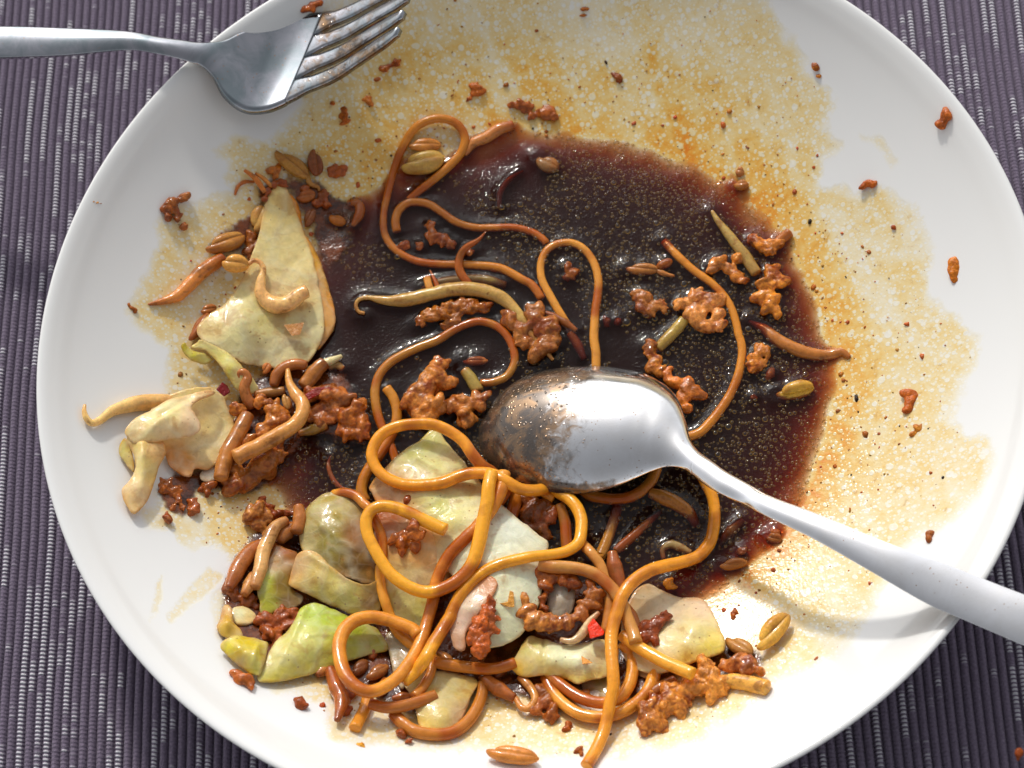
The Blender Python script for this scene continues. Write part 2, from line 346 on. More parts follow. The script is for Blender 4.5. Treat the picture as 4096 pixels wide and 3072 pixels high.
# ------------------------------------------------------------------ plate
def poly_dist(poly, X, Y):
    """signed distance (inside > 0) in photo pixels"""
    d = np.full(X.shape, 1e9); ins = np.zeros(X.shape, bool); n = len(poly)
    for i in range(n):
        x0, y0 = poly[i]; x1, y1 = poly[(i + 1) % n]; ex, ey = x1 - x0, y1 - y0
        t = np.clip(((X - x0) * ex + (Y - y0) * ey) / (ex * ex + ey * ey + 1e-9), 0, 1)
        d = np.minimum(d, np.hypot(X - x0 - t * ex, Y - y0 - t * ey))
        c = ((y0 > Y) != (y1 > Y)) & (X < (x1 - x0) * (Y - y0) / (y1 - y0 + 1e-12) + x0); ins ^= c
    return np.where(ins, d, -d)
def to_px(V):
    v = V - CAM; z = v @ FW; return 2048 + FPX * (v @ RI) / z, 1536 - FPX * (v @ UP) / z
FILM = [  # (outline in O frame, strength, softness px)
    ([(600, -60), (1640, -60), (1700, 60), (1765, 175), (1800, 240), (1808, 326), (1770, 353), (1791, 401), (1828, 446), (1863, 422), (1914, 418), (1982, 442),
      (2000, 504), (2010, 572), (2027, 640), (2107, 740), (2107, 787), (2070, 856), (2056, 907), (2130, 958), (2140, 1010), (2110, 1078), (2050, 1129), (1950, 1180),
      (1890, 1299), (1873, 1334), (1843, 1378), (1799, 1430), (1712, 1455), (1668, 1480), (1560, 1580), (1350, 1640), (1180, 1650), (1000, 1600), (860, 1600), (740, 1590), (640, 1500),
      (500, 1440), (470, 1330), (500, 1220), (470, 1190), (380, 1180), (330, 1120), (330, 1060), (400, 1010), (450, 900), (370, 840), (365, 760), (290, 700), (285, 650), (325, 560), (330, 500), (370, 430), (500, 430),
      (490, 350), (480, 310), (600, 290), (650, 230), (640, 60)], 1.0, 60),
    ([(365, 1350), (360, 1330), (395, 1285), (440, 1235), (480, 1250), (440, 1290), (400, 1320)], .8, 14),
    ([(325, 1340), (340, 1260), (352, 1240), (345, 1320)], .6, 10),
    ([(1400, 285 - 60), (1700, 300), (1800, 520), (1890, 800), (1850, 1000), (1700, 1250), (1550, 1400), (1500, 1200), (1300, 500)], .7, 90),
    ([(880, 60), (1500, 120), (1620, 230), (1500, 330), (1000, 280), (800, 380), (680, 330), (760, 210)], .55, 90),
    ([(1850, 310 - 20), (1905, 300), (1950, 340), (1930, 360)], .45, 25), ([(1400, 90), (1420, 90), (1425, 160), (1400, 160)], 1.0, 6)]
def build_plate():
    seg = 720
    inner = [(r, float(plate_z(r))) for r in np.concatenate([np.linspace(0.02, 13.05, 262)])]
    rimp = [(13.12, 3.62), (13.2, 3.69), (13.28, 3.745), (13.36, 3.785), (13.42, 3.8), (13.47, 3.795), (13.5, 3.765), (13.5, 3.72), (13.46, 3.66)]
    outer = [(13.3, 3.5), (12.9, 3.1), (12.2, 2.45), (11, 1.55), (10, 1.02), (9, .62), (8.2, .38), (7.8, .2), (7.7, .02), (7.4, 0.0), (7.2, .05), (7.0, .12), (3, .1), (0.02, .1)]
    pr = np.array(inner + rimp + outer); k = len(pr)
    a = np.linspace(0, 2 * np.pi, seg, endpoint=False)
    V = np.stack([pr[:, 0][:, None] * np.cos(a), pr[:, 0][:, None] * np.sin(a), np.repeat(pr[:, 1][:, None], seg, 1)], -1).reshape(-1, 3)
    I = np.arange(k * seg).reshape(k, seg); J = np.roll(I, -1, 1)
    F = np.stack([I[:-1], J[:-1], J[1:], I[1:]], -1).reshape(-1, 4)
    X, Y = to_px(V); film_or_reflection = np.zeros(len(V)); wob = (fbm(P2(V[:, 0], V[:, 1]), 1.3, 2, 4) - .5) * 170
    for poly, st, soft in FILM:
        pp = [(x * 1.8517, y * 1.8517) for x, y in poly]; d = poly_dist(pp, X + wob * min(1, soft / 40), Y - wob * min(1, soft / 40))
        film_or_reflection = film_or_reflection + st * np.clip(d / soft + .3, 0, 1) ** 1.0
    r = np.hypot(V[:, 0], V[:, 1])
    film_or_reflection *= np.clip(1.25 - np.clip((r - 8.2) / 5, 0, 1) * .75, .4, 1.3)
    # swept streaks, where the spoon has pushed the sauce aside
    st_ = fbm(np.stack([V[:, 0] * .9 + V[:, 1] * .25, V[:, 1] * .22, r * 0], -1), 1.2, 8, 3); film_or_reflection *= np.clip((st_ - .15) * 3.4, .6, 1.1)
    film_or_reflection[(len(inner) + 3) * seg:] = 0
    film_or_reflection = film_or_reflection * (1 + .5 * np.exp(-np.clip(r - 7.9, 0, 9) / .55) * np.clip((fbm(P2(V[:, 0], V[:, 1]), 1.7, 12, 3) - .3) * 3, 0, 1.3))
    film_or_reflection *= np.clip((13.0 - r) / .8, 0, 1) * np.clip((r - 7.75) / .35, .08, 1)
    spot = np.clip(film_or_reflection, 0, 1) * np.clip(1.5 - (r - 8) / 4, .15, 1.3)
    o = mesh_obj('plate', V, F, M_PLATE, attrs=dict(film_or_reflection=film_or_reflection, spot=spot))
    tag(o, 'large white round porcelain dish smeared with brown sauce', 'plate')
build_plate()

# ------------------------------------------------------------------ splines and tubes
def crom(P, n_per=None, step=.07):
    P = np.asarray(P, float); Q = np.vstack([2 * P[0] - P[1], P, 2 * P[-1] - P[-2]]); out = []
    for i in range(1, len(Q) - 2):
        a, b_, c, d = Q[i - 1], Q[i], Q[i + 1], Q[i + 2]
        n = max(2, int(np.linalg.norm((c - b_)[:3]) / step)); t = np.linspace(0, 1, n, endpoint=False)[:, None]
        out.append(.5 * (2 * b_ + (c - a) * t + (2 * a - 5 * b_ + 4 * c - d) * t ** 2 + (3 * b_ - a - 3 * c + d) * t ** 3))
    out.append(Q[-2][None]); return np.vstack(out)
def tube(P, R, ns=14, flat=1.0, cut=False, seed=0, lump=.05, cap=.8):
    n = len(P); T = np.gradient(P, axis=0); T /= np.linalg.norm(T, axis=1)[:, None] + 1e-12
    N = np.zeros_like(P); u = np.array([0, 0, 1.0]); u = u - T[0] * (u @ T[0]); N[0] = u / np.linalg.norm(u)
    for i in range(1, n):
        v = N[i - 1] - T[i] * (N[i - 1] @ T[i]); N[i] = v / (np.linalg.norm(v) + 1e-12)
    B = np.cross(T, N); R = np.asarray(R, float)
    # rounded or cut ends: extra rings
    ex = [(.0, 1.0)] if cut else [(1.0, .08), (.92, .42), (.70, .72), (.35, .94)]
    Cs, Rs, Ns, Bs = [], [], [], []
    if not cut:
        for o_, s in ex: Cs.append(P[0] - T[0] * R[0] * o_ * cap); Rs.append(R[0] * s); Ns.append(N[0]); Bs.append(B[0])
    else: Cs.append(P[0] - T[0] * .01); Rs.append(R[0] * .8); Ns.append(N[0]); Bs.append(B[0])
    for i in range(n): Cs.append(P[i]); Rs.append(R[i]); Ns.append(N[i]); Bs.append(B[i])
    if not cut:
        for o_, s in reversed(ex): Cs.append(P[-1] + T[-1] * R[-1] * o_ * cap); Rs.append(R[-1] * s); Ns.append(N[-1]); Bs.append(B[-1])
    else: Cs.append(P[-1] + T[-1] * .01); Rs.append(R[-1] * .8); Ns.append(N[-1]); Bs.append(B[-1])
    Cs, Rs, Ns, Bs = map(np.array, (Cs, Rs, Ns, Bs)); m = len(Cs); a = np.linspace(0, 2 * np.pi, ns, endpoint=False)
    V = Cs[:, None] + (Ns[:, None] * np.cos(a)[None, :, None] * flat + Bs[:, None] * np.sin(a)[None, :, None]) * Rs[:, None, None]
    if lump:
        q = fbm(V, 3.2, seed, 2) - .5; V = Cs[:, None] + (V - Cs[:, None]) * (1 + lump * 2 * q[..., None])
    V = V.reshape(-1, 3); I = np.arange(m * ns).reshape(m, ns); J = np.roll(I, -1, 1)
    F = [tuple(f) for f in np.stack([I[:-1], J[:-1], J[1:], I[1:]], -1).reshape(-1, 4)]
    F.append(tuple(I[0][::-1])); F.append(tuple(I[-1])); return V, F
def path(fr, pts, h):
    out = []
    for p in pts:
        f = fr
        if isinstance(p[0], str): f, p = p[0], p[1:]
        out.append(on(f, p[0], p[1], p[2] if len(p) > 2 else h))
    return np.array(out)
CENTRES = []      # things at the waterline, for the meniscus
def note(P, r):
    for q in P[::3]: CENTRES.append((q[0], q[1], q[2], r))
NOODLE_GROUP = 'noodles left in the dish'
def noodle(label, fr, pts, h=.05, r=.115, col=(205, 130, 38), dark=0.0, cut=True, name='noodle'):
    P = crom(path(fr, pts, h)); n = len(P); s = len(COL.objects)
    R = r * 1.22 * (1 + .07 * np.sin(np.arange(n) * .05 + s)) * (1 + .05 * (fbm(P, .8, s, 2) - .5))
    V, F = tube(P, R, 16, .88, cut, s, .05)
    c = np.minimum(s2l(col)[None] * np.array([1.20, 1.34, 1.25]), .93)
    pk = np.repeat(np.r_[0, fbm(P, .8, s + 5, 3), 0] if cut else np.r_[[0] * 4, fbm(P, .8, s + 5, 3), [0] * 4], 16)
    k = np.clip((.5 * fbm(V, 1.6, s + 8, 3) + .5 * pk - .50) * 6 + dark * 1.5, 0, .9)[:, None]
    c = c * (1 - k) + s2l((172, 80, 18))[None] * k
    o = mesh_obj(name, V, F, M_NOODLE, col=c); tag(o, label, 'noodle', NOODLE_GROUP); note(P, r); return o
def sprout(label, fr, pts, h=.05, r=(.05, .15, .15, .05), col=(205, 165, 100), tip=(150, 80, 30), tipk=.6, flat=1.0, cat='bean sprout', name='bean_sprout', parent=None, mat=None, group='bean sprouts among the sauce'):
    P = crom(path(fr, pts, h), step=.05); n = len(P); t = np.linspace(0, 1, n); s = len(COL.objects)
    R = 1.24 * np.interp(t, np.linspace(0, 1, len(r)), r) * (1 + .10 * (fbm(P, 1.6, s, 2) - .5))
    V, F = tube(P, R, 14, flat * .92, False, s, .12, .35)
    tt = np.repeat(np.concatenate([[0] * 4, t, [1] * 4]), 14)
    k = np.clip(tipk * (np.abs(tt - .5) * 2) ** 2.5 + (fbm(V, 1.3, s, 3) - .5) * 1.4, 0, 1)[:, None]
    c = np.minimum((s2l(col)[None] * (1 - k) + s2l(tip)[None] * k) * np.array([1.28, 1.30, 1.1]), .92)
    o = mesh_obj(name, V, F, mat or M_SPROUT, parent, c)
    if parent is None: tag(o, label, cat, group); note(P, max(r))
    return o

# ------------------------------------------------------------------ noodles
noodle('thin noodle bent into a tall loop at the top left edge of the pool', 'B',
       [(1370, 1415), (1310, 1330), (1240, 1290), (1100, 1220), (900, 1200), (700, 1195), (560, 1170), (440, 1100), (380, 1010), (370, 900), (390, 780), (430, 620), (480, 480, .1), (560, 345, .16), (660, 285, .18), (760, 278, .2), (845, 320, .2), (885, 400, .2), (860, 490, .16), (790, 570, .13), (700, 650, .1), (600, 730, .06), (530, 790, .02)], .04, .100, (190, 112, 38), .12)
noodle('short wavy noodle floating just under the tall loop of noodle', 'B',
       [(455, 990), (445, 920), (470, 850), (540, 805), (650, 815), (740, 870), (830, 930), (950, 965), (1080, 965), (1200, 965), (1310, 995), (1375, 1035), (1400, 1065)], .04, .100, (185, 105, 36), .1)
noodle('noodle standing as a narrow hairpin in the dark pool above the spoon bowl', 'B',
       [(1560, 1620, -.06), (1500, 1530), (1430, 1410), (1370, 1290), (1365, 1190), (1400, 1110), (1470, 1068), (1560, 1062), (1640, 1105), (1700, 1190), (1728, 1300), (1722, 1400), (1708, 1500), (1700, 1659), ('J', 1998, 950), ('J', 1998, 1060)], .05, .103, (205, 130, 50), .05)
noodle('noodle curving like a hook around the meat lump left of the spoon tip', 'J',
       [(1150, 1165, .02), (1240, 1160), (1340, 1115), (1395, 1020), (1390, 920), (1340, 815), (1260, 745), (1150, 712), (1050, 730), (950, 775), (830, 850), (700, 900), (590, 950), (480, 1015), (405, 1100), (372, 1200), (372, 1300), (390, 1400), (430, 1510), ('F', 470, 850), ('F', 510, 960), ('F', 530, 1020)], .06, .105, (175, 110, 42), .15)
noodle('short cut noodle standing between the hooked noodle and the big loop', 'F',
       [(455, 465), (505, 540), (530, 640), (520, 740), (470, 850), (400, 960), (330, 1050), (280, 1150), (270, 1240), (300, 1310)], .12, .125, (190, 118, 38), .15)
noodle('thick shiny noodle looped over the tip of the pale cabbage', 'F',
       [(1760, 1060, .05), (1680, 1150, .2), (1610, 1205, .4), (1530, 1220, .65), (1430, 1205, .85), (1330, 1150, 1.0), (1230, 1100), (1120, 1090), (1000, 1110), (880, 1160), (740, 1180), (600, 1178), (480, 1140), (390, 1070), (345, 970), (370, 870), (440, 790), (550, 745), (680, 728), (800, 735), (920, 785), (1020, 860), (1090, 960), (1160, 1040, .8), (1220, 1080, .6), (1260, 1130, .5)], .9, .145, (225, 140, 40), -.05)
noodle('glossy noodle running down from the spoon and doubling back over the olive leaf', 'G',
       [(2150, -200, 1.1), (2128, -100), (2120, 0), (2090, 150), (2060, 300), (2020, 440), (1960, 540), (1860, 620), (1740, 672), (1640, 675), (1540, 640), (1430, 565), (1350, 470), (1280, 350), (1235, 250), (1225, 150), (1265, 75), (1350, 45), (1450, 60), (1550, 100), (1650, 150), (1740, 192), (1810, 222)], 1.25, .145, (235, 150, 40), -.08)
noodle('noodle curled into the low round ring beside the green leaf', 'G',
       [(2240, -200, .9), (2220, -80, 1.0), (2150, 60, 1.05), (2060, 180, 1.05), (1950, 290, 1.05), (1850, 390, 1.0), (1780, 510, .95), (1740, 620, .9), (1715, 750), (1680, 880), (1640, 1010), (1590, 1120), (1520, 1230), (1430, 1330), (1320, 1395), (1220, 1410), (1120, 1350), (1060, 1260), (1030, 1150), (1030, 1040), (1070, 950), (1150, 885), (1260, 862), (1370, 880), (1470, 912), (1570, 955), (1610, 1000)], .9, .145, (215, 132, 45), .0)
noodle('long noodle sweeping from the loop beside the dark meat down over the white leaf', 'H',
       [(600, 40, .1), (690, 110, .3), (775, 170, .5), (825, 260, .6), (830, 350, .7), (810, 430, .8), (740, 480, .9), (640, 503, 1.0), (520, 515), (400, 540), (300, 570), (210, 615), (130, 680), (60, 770), (10, 870), ('G', 1850, 850), ('G', 1785, 960), ('G', 1720, 1060), ('G', 1660, 1170), ('G', 1590, 1260, .8), ('G', 1500, 1340, .7)], 1.12, .142, (230, 148, 38), -.1)
noodle('noodle passing beneath the doubled noodle and the ring of noodle', 'G',
       [('F', 60, 1250, .5), ('F', 150, 1235, .7), ('F', 230, 1262, .8), ('F', 290, 1320, .9), (1235, 50, .95), (1290, 150, .95), (1340, 270, .9), (1350, 400, .85), (1325, 520, .8), (1335, 640, .75), (1365, 750), (1400, 850, .6), (1450, 960, .5), (1540, 1050, .5), (1620, 1100, .5)], .75, .115, (215, 138, 48), .0)
noodle('noodle stub hanging under the right side of the noodle ring', 'G', [(1715, 1150), (1700, 1270), (1650, 1370), (1580, 1450)], .45, .12, (190, 112, 42), .1)
noodle('short curved noodle with a blunt end on top of the lowest leaf', 'G', [(1250, 1500), (1350, 1528), (1450, 1528), (1560, 1503), (1680, 1462), (1740, 1440)], .45, .13, (170, 98, 42), .2)
noodle('little noodle end pointing down at the rim below the noodle ring', 'U', [(430, 450), (412, 520), (380, 590), (345, 655)], .14, .125, (205, 125, 42), .1)
noodle('noodle bowed under the lowest yellow leaf at the bottom of the pile', 'U', [(590, 560), (650, 620), (730, 672), (850, 692), (960, 680), (1050, 620), (1110, 540), (1150, 440), (1155, 370)], .16, .13, (185, 108, 40), .2)
noodle('straight noodle lying across behind the brown onion scrap', 'U', [(850, 232), (950, 252), (1050, 266), (1150, 276), (1250, 272), (1360, 240)], .5, .13, (190, 110, 38), .1)
noodle('wide pale noodle crossing over the ring of minced meat', 'H', [(565, 562), (650, 580), (760, 585), (850, 602), (940, 642), (1020, 712), (1080, 800), (1120, 900), (1155, 990), (1175, 1060)], .95, .15, (190, 125, 62), .1)
noodle('noodle threading down between the meat ring and the red chilli', 'H', [(830, 430, .5), (890, 490), (950, 570), (975, 650), (1000, 730), (1010, 820), (1000, 900), (985, 990)], .75, .125, (195, 125, 60), .1)
noodle('longest noodle arching from under the spoon handle down to the plate rim', 'H', [('I', 1430, 930, .1), (1608, 40, .05), (1655, 130, .04), (1672, 230, .05), (1665, 340, .06), (1640, 430, .08), (1570, 512, .2), (1470, 550, .4), (1370, 572, .6), (1260, 605, .85), (1160, 670, 1.0), (1090, 760, 1.1), (1050, 880, 1.15), (1022, 1000, 1.15), (1020, 1120, 1.1), (1030, 1250, 1.0), (1030, 1350, .85), (1010, 1450, .65), (990, 1550, .45), (965, 1640, .3), ('U', 1870, 790, .2), ('U', 1810, 890, .16)], 1.0, .14, (222, 138, 40), .0)
noodle('thick straight noodle sloping right towards the big meat lump', 'H', [(1085, 1010), (1150, 1060), (1250, 1122), (1350, 1178), (1450, 1222), (1535, 1258)], .8, .135, (235, 152, 50), -.1)
noodle('inner of the two nested noodle bends under the yellow edged leaf', 'H', [(1090, 1060, .6), (1140, 1130), (1155, 1220), (1130, 1330), (1060, 1415), (950, 1440), (830, 1410), (720, 1340), (640, 1270), (600, 1200)], .35, .13, (215, 135, 45), .0)
noodle('outer of the two nested noodle bends with a bright sheen', 'H', [(1300, 1230), (1265, 1340), (1190, 1430), (1080, 1500), (950, 1530), (820, 1510), (710, 1440), (635, 1350), (605, 1270), (600, 1190)], .25, .135, (220, 140, 50), .0)
noodle('thin tapering noodle arching from the far meat lumps round to the spoon shoulder', 'C', [(250, 1055, -.08), (290, 1100, 0), (350, 1160), (440, 1240), (540, 1310), (620, 1390), (670, 1470), (700, 1560), (720, 1650), ('I', 1680, 100), ('I', 1688, 180), ('I', 1668, 300), ('I', 1622, 420), ('I', 1562, 520), ('I', 1495, 605), ('I', 1420, 680), ('I', 1330, 712)], .05, .105, (200, 120, 40), .05)
noodle('noodle curving out from under the lower edge of the spoon bowl', 'I', [(1150, 900), (1110, 990), (1040, 1058), (950, 1095), (850, 1100), (740, 1080), (680, 1040)], .05, .14, (170, 100, 35), .1)
noodle('half sunk noodle slanting down in the dark gap below the spoon', 'I', [(905, 1140, -.15), (870, 1260, -.02), (830, 1370), (785, 1470, .1), ('H', 940, 500, .2)], .02, .13, (175, 110, 40), .1)
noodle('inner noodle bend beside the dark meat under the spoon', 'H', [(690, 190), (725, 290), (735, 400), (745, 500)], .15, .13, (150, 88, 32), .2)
noodle('noodle hanging left of the dark meat below the spoon edge', 'H', [(400, 60), (415, 140), (400, 220), (380, 290)], .2, .14, (185, 110, 35), .1)
noodle('noodle tail beneath the two crossing strands at the spoon edge', 'F', [(1360, 1190), (1320, 1260), (1260, 1340), (1180, 1420)], .4, .11, (205, 125, 38), .1)
noodle('short noodle stump wedged under the spoon rim', 'H', [(575, 100), (615, 130), (655, 150)], .2, .10, (205, 125, 38), .0)
noodle('sunken noodle piece in the gap below the yellow edged leaf', 'U', [(1600, 330), (1650, 400), (1740, 440), (1830, 430)], .1, .11, (150, 80, 30), .3)

# ------------------------------------------------------------------ bean sprouts
sprout('long pale sprout with hooked left end lying across the pool', 'J', [(290, 650), (250, 640), (228, 600), (245, 555), (310, 535), (400, 550), (500, 560), (640, 545), (780, 510), (920, 478), (1060, 470), (1180, 490), (1290, 530), (1370, 590), (1440, 680), (1500, 780), (1570, 860), (1630, 930), (1680, 995)], .16, (.04, .06, .16, .17, .17, .16, .13, .09, .04), (185, 150, 88))
sprout('half sunk grey green sprout behind the long hooked sprout', 'J', [(720, 470), (830, 432), (950, 412), (1080, 405), (1200, 415), (1330, 445)], -.04, (.06, .12, .13, .14, .15, .10), (125, 100, 52), (90, 60, 30))
sprout('thin orange brown shred rising like a horn from the pool', 'J', [(1185, 50, .5), (1130, 110, .45), (1050, 160, .35), (1000, 220, .25), (985, 300, .18), (1010, 370, .12), (1070, 440, .1)], .2, (.015, .05, .08, .09, .10, .10, .08), (165, 88, 35), (120, 50, 15), cat='vegetable shred', name='vegetable_shred')
sprout('tiny square ended stub standing left of the horn shaped shred', 'J', [(750, 388), (760, 430), (775, 475)], .2, (.09, .09, .09), (205, 140, 70), cat='vegetable shred', name='vegetable_shred')
sprout('thin dark red splinter beside the tiny square stub', 'J', [(775, 335), (805, 400), (835, 465)], .15, (.015, .05, .07), (150, 70, 25), cat='vegetable shred', name='vegetable_shred')
sprout('orange brown pointed sprout lying on the left plate slope', 'D', [(548, 1138, .06), (640, 1118, .08), (750, 1080, .14), (830, 1010, .17), (900, 930, .18), (990, 860, .2), (1090, 800, .2)], .15, (.035, .09, .14, .16, .17, .17, .15), (200, 125, 62), (140, 65, 20), .8)
sprout('smooth beige sprout with a hooked tip alone on the white left rim', 'E', [(72, 405), (68, 455), (88, 510), (130, 540), (190, 515), (270, 455), (380, 415), (500, 392), (600, 385), (700, 390)], .18, (.035, .07, .09, .11, .14, .17, .19, .19, .18), (222, 180, 120), (180, 120, 65), .4)
sprout('upright sprout with a curled knob at the lower tip of the big pale leaf', 'E', [(1215, 225, .5), (1205, 180, .55), (1245, 165, .6), (1270, 205, .55), (1250, 270, .5), (1265, 350, .4), (1310, 415, .3)], .4, (.06, .09, .12, .13, .13, .15), (175, 108, 58), (130, 60, 25))
sprout('long bent sprout crossing over the minced meat on the left', 'E', [(1568, 145, .5), (1580, 240, .6), (1625, 320, .7), (1678, 395, .75), (1672, 480, .8), (1600, 565, .85), (1480, 640, .85), (1350, 712, .85), (1190, 790, .8)], .8, (.05, .09, .14, .16, .17, .18, .18, .18, .19), (200, 140, 78), (150, 80, 35), .2)
sprout('straight amber sprout leaning beside the folded cabbage', 'E', [(1275, 480), (1225, 570), (1170, 670), (1120, 765), (1090, 860), (1075, 945)], .5, (.16, .19, .19, .19, .18, .16), (175, 112, 55), (130, 70, 30))
sprout('arched brown sprout above the bent sprout', 'E', [(1465, 260), (1490, 180), (1550, 125), (1630, 105), (1700, 115)], .4, (.11, .14, .14, .14, .12), (165, 98, 48), (120, 60, 25))
sprout('stout brown sprout piece touching the edge of the pool', 'E', [(1835, 95), (1770, 160), (1690, 265)], .4, (.15, .18, .16), (160, 100, 48), (110, 55, 22))
sprout('cream coloured pointed sprout end dipping in the pool', 'E', [(1965, 45), (1900, 75), (1800, 115), (1720, 150)], .2, (.05, .10, .10, .08), (205, 190, 150), (160, 130, 80))
sprout('greenish sprout piece half sunk right of the cream coloured tip', 'E', [(1975, 140), (1920, 110), (1870, 130)], .04, (.08, .11, .09), (150, 125, 80))
sprout('short greenish sprout under the left meat lump', 'E', [(1655, 615), (1740, 592), (1850, 555)], .2, (.07, .12, .10), (155, 125, 62))
sprout('red brown thread curving down above the olive leaf', 'E', [(1885, 785, -.05), (1868, 850), (1890, 930), (1940, 1000), (2010, 1045)], .05, (.03, .05, .06, .06, .05), (120, 55, 25), cat='vegetable shred', name='vegetable_shred')
sprout('horizontal translucent sprout bundle under the upright sprout', 'E', [(1330, 330), (1440, 315), (1540, 300)], .3, (.10, .13, .10), (150, 100, 50))
sprout('pale sprout bending down at the left end of the olive leaf', 'G', [(640, 150), (560, 195), (505, 290), (465, 400), (440, 520), (405, 640)], .6, (.10, .15, .16, .16, .15, .12), (200, 152, 100), (150, 85, 40))
sprout('curved brown sprout outermost at the left of the pile', 'G', [(460, 320), (380, 375), (310, 460), (255, 560), (215, 650)], .4, (.12, .18, .19, .17, .10), (175, 105, 52), (120, 55, 22))
sprout('split sprout stub sticking up against the olive leaf', 'G', [(725, 45), (735, 140), (710, 235)], .7, (.11, .16, .14), (165, 100, 50), (110, 55, 22))
sprout('small pale sprout lying inside the curved brown sprout', 'G', [(395, 550), (365, 620), (325, 695)], .45, (.10, .15, .09), (190, 130, 75))
sprout('wide sprout sloping under the pale bent sprout', 'G', [(690, 190), (640, 240), (590, 300)], .4, (.12, .17, .12), (170, 110, 60))
sprout('thick amber sprout reaching right to the brown waterline', 'K', [(470, -20, -.12), (570, 30, -.05), (640, 90, 0), (740, 145), (850, 182), (960, 192), (1050, 172), (1100, 205, .02)], .04, (.05, .12, .15, .16, .15, .14, .12, .06), (170, 105, 50), (120, 60, 25))
sprout('pointed green grey sprout stuck up between far meat lumps', 'C', [(550, 860), (585, 920), (640, 990), (700, 1070), (760, 1150), (830, 1250)], .12, (.04, .08, .11, .13, .14, .13), (165, 135, 78), (130, 80, 35), .3)
sprout('brown bent sprout against the right waterline', 'C', [(930, 1090), (985, 1040), (1040, 995)], .12, (.10, .12, .12), (165, 95, 45))
sprout('greenish sprout slanting down from the crumbly meat lump', 'I', [(1320, -30), (1270, 30), (1210, 90), (1160, 150)], .06, (.13, .14, .14, .11), (165, 135, 70), (120, 80, 35), .2)
sprout('pinkish sprout leaving the tall noodle loop to the right', 'B', [(880, 500), (940, 430), (1010, 400), (1100, 345), (1185, 315)], .08, (.08, .13, .15, .15, .12), (195, 125, 70), (150, 75, 35))
sprout('faint thin sprout sunk in the upper pool', 'B', [(1100, 850, -.13), (1110, 740, -.1), (1170, 660, -.1), (1250, 610, -.12)], -.1, (.05, .08, .08, .04), (150, 100, 50))
sprout('thick noodle coloured sprout sunk below the spoon neck', 'I', [(1110, 1060, .0), (1200, 1095, .02), (1290, 1140, .0), (1360, 1200, -.05), (1400, 1270, -.14)], 0, (.12, .17, .17, .15, .10), (165, 105, 45))
sprout('small curled sprout inside the long arching noodle', 'H', [(1350, 530), (1345, 470), (1400, 440), (1470, 465), (1520, 490)], .03, (.05, .07, .10, .10, .07), (150, 125, 85))
sprout('reddish carrot shred slanting up out of the dark gap', 'H', [(1050, 480), (1140, 400), (1240, 310), (1330, 235, -.12)], .03, (.10, .11, .09, .05), (150, 75, 28), (110, 45, 18), cat='vegetable shred', name='vegetable_shred')
sprout('red brown onion sliver tucked beside the pale leaf', 'H', [(1025, 490), (1040, 580), (1070, 680), (1080, 740)], .35, (.11, .18, .16, .10), (150, 82, 45), cat='onion sliver', name='onion_sliver')
sprout('dim sprout sunk near the lower right edge of the pool', 'H', [(1700, 440, -.14), (1770, 360, -.05), (1850, 295, -.1)], -.06, (.07, .13, .09), (120, 85, 55))
sprout('green sprout butt dipping beside the pointed meat lump', 'J', [(1030, 1075), (1080, 1140), (1130, 1225)], .05, (.12, .14, .14), (150, 125, 65))
sprout('brown sliver running under the hairpin noodle', 'J', [(1600, 640), (1700, 680), (1780, 730), (1850, 780)], .05, (.06, .09, .11, .07), (130, 70, 35))
sprout('dull sprout sunk beside the hairpin noodle above the spoon', 'J', [(1810, 800, -.02), (1860, 880, -.05), (1910, 990, -.1)], -.05, (.10, .12, .08), (150, 88, 45))
sprout('brown sprout stalk pointing down at the left foot of the pile', 'U', [(190, 280), (230, 390), (265, 480), (235, 600)], .25, (.12, .17, .17, .07), (165, 88, 40), (110, 50, 20))
sprout('plump brown sprout under the pale leaf at the bottom centre', 'U', [(1170, 340), (1250, 400), (1350, 460)], .25, (.12, .17, .10), (170, 95, 42), (120, 60, 25))
sprout('fine sprout tail curled back at the bottom centre', 'U', [(1360, 460), (1400, 520), (1450, 525), (1485, 460), (1450, 390), (1390, 330)], .22, (.06, .07, .08, .09, .10, .08), (195, 130, 68))
sprout('yellowish flat ended sprout pointing right under the big meat lump', 'H', [(1700, 1300), (1800, 1305), (1900, 1318), (2000, 1345)], .16, (.13, .16, .17, .17), (220, 160, 75), (190, 115, 40), .3)
sprout('brown sprout hidden behind the big meat lump', 'H', [(1240, 1400), (1320, 1350), (1420, 1300)], .2, (.10, .14, .12), (160, 95, 50))
sprout('thin white sprout root below the crescent of meat', 'H', [(940, 870), (880, 930), (830, 1010), (770, 1050), (700, 1040)], .9, (.05, .08, .10, .08, .05), (200, 170, 135))
sprout('amber sprout bending down beside the chilli scrap', 'H', [(1110, 830), (1150, 900), (1170, 980), (1150, 1040)], .55, (.10, .13, .13, .10), (170, 100, 48))
sprout('thin brown crescent shred left of the leaf stem', 'D', [(1180, 330), (1200, 270), (1250, 235), (1320, 235)], .04, (.03, .05, .05, .03), (165, 90, 35), cat='vegetable shred', name='vegetable_shred')
sprout('frayed fibre sticking up from the tip of the big pale leaf', 'D', [(1250, 150, .25), (1330, 210, .3), (1400, 310, .3)], .3, (.04, .07, .06), (190, 110, 45), cat='vegetable shred', name='vegetable_shred')
sprout('second frayed fibre right of the first at the leaf tip', 'D', [(1330, 170), (1390, 210), (1450, 270)], .28, (.03, .05, .05), (200, 130, 60), cat='vegetable shred', name='vegetable_shred')
sprout('brown curved sprout beside the small lone drop of sauce near the pool', 'D', [(2040, 390), (2090, 400), (2100, 470), (2050, 560)], .08, (.08, .12, .12, .06), (140, 70, 28))

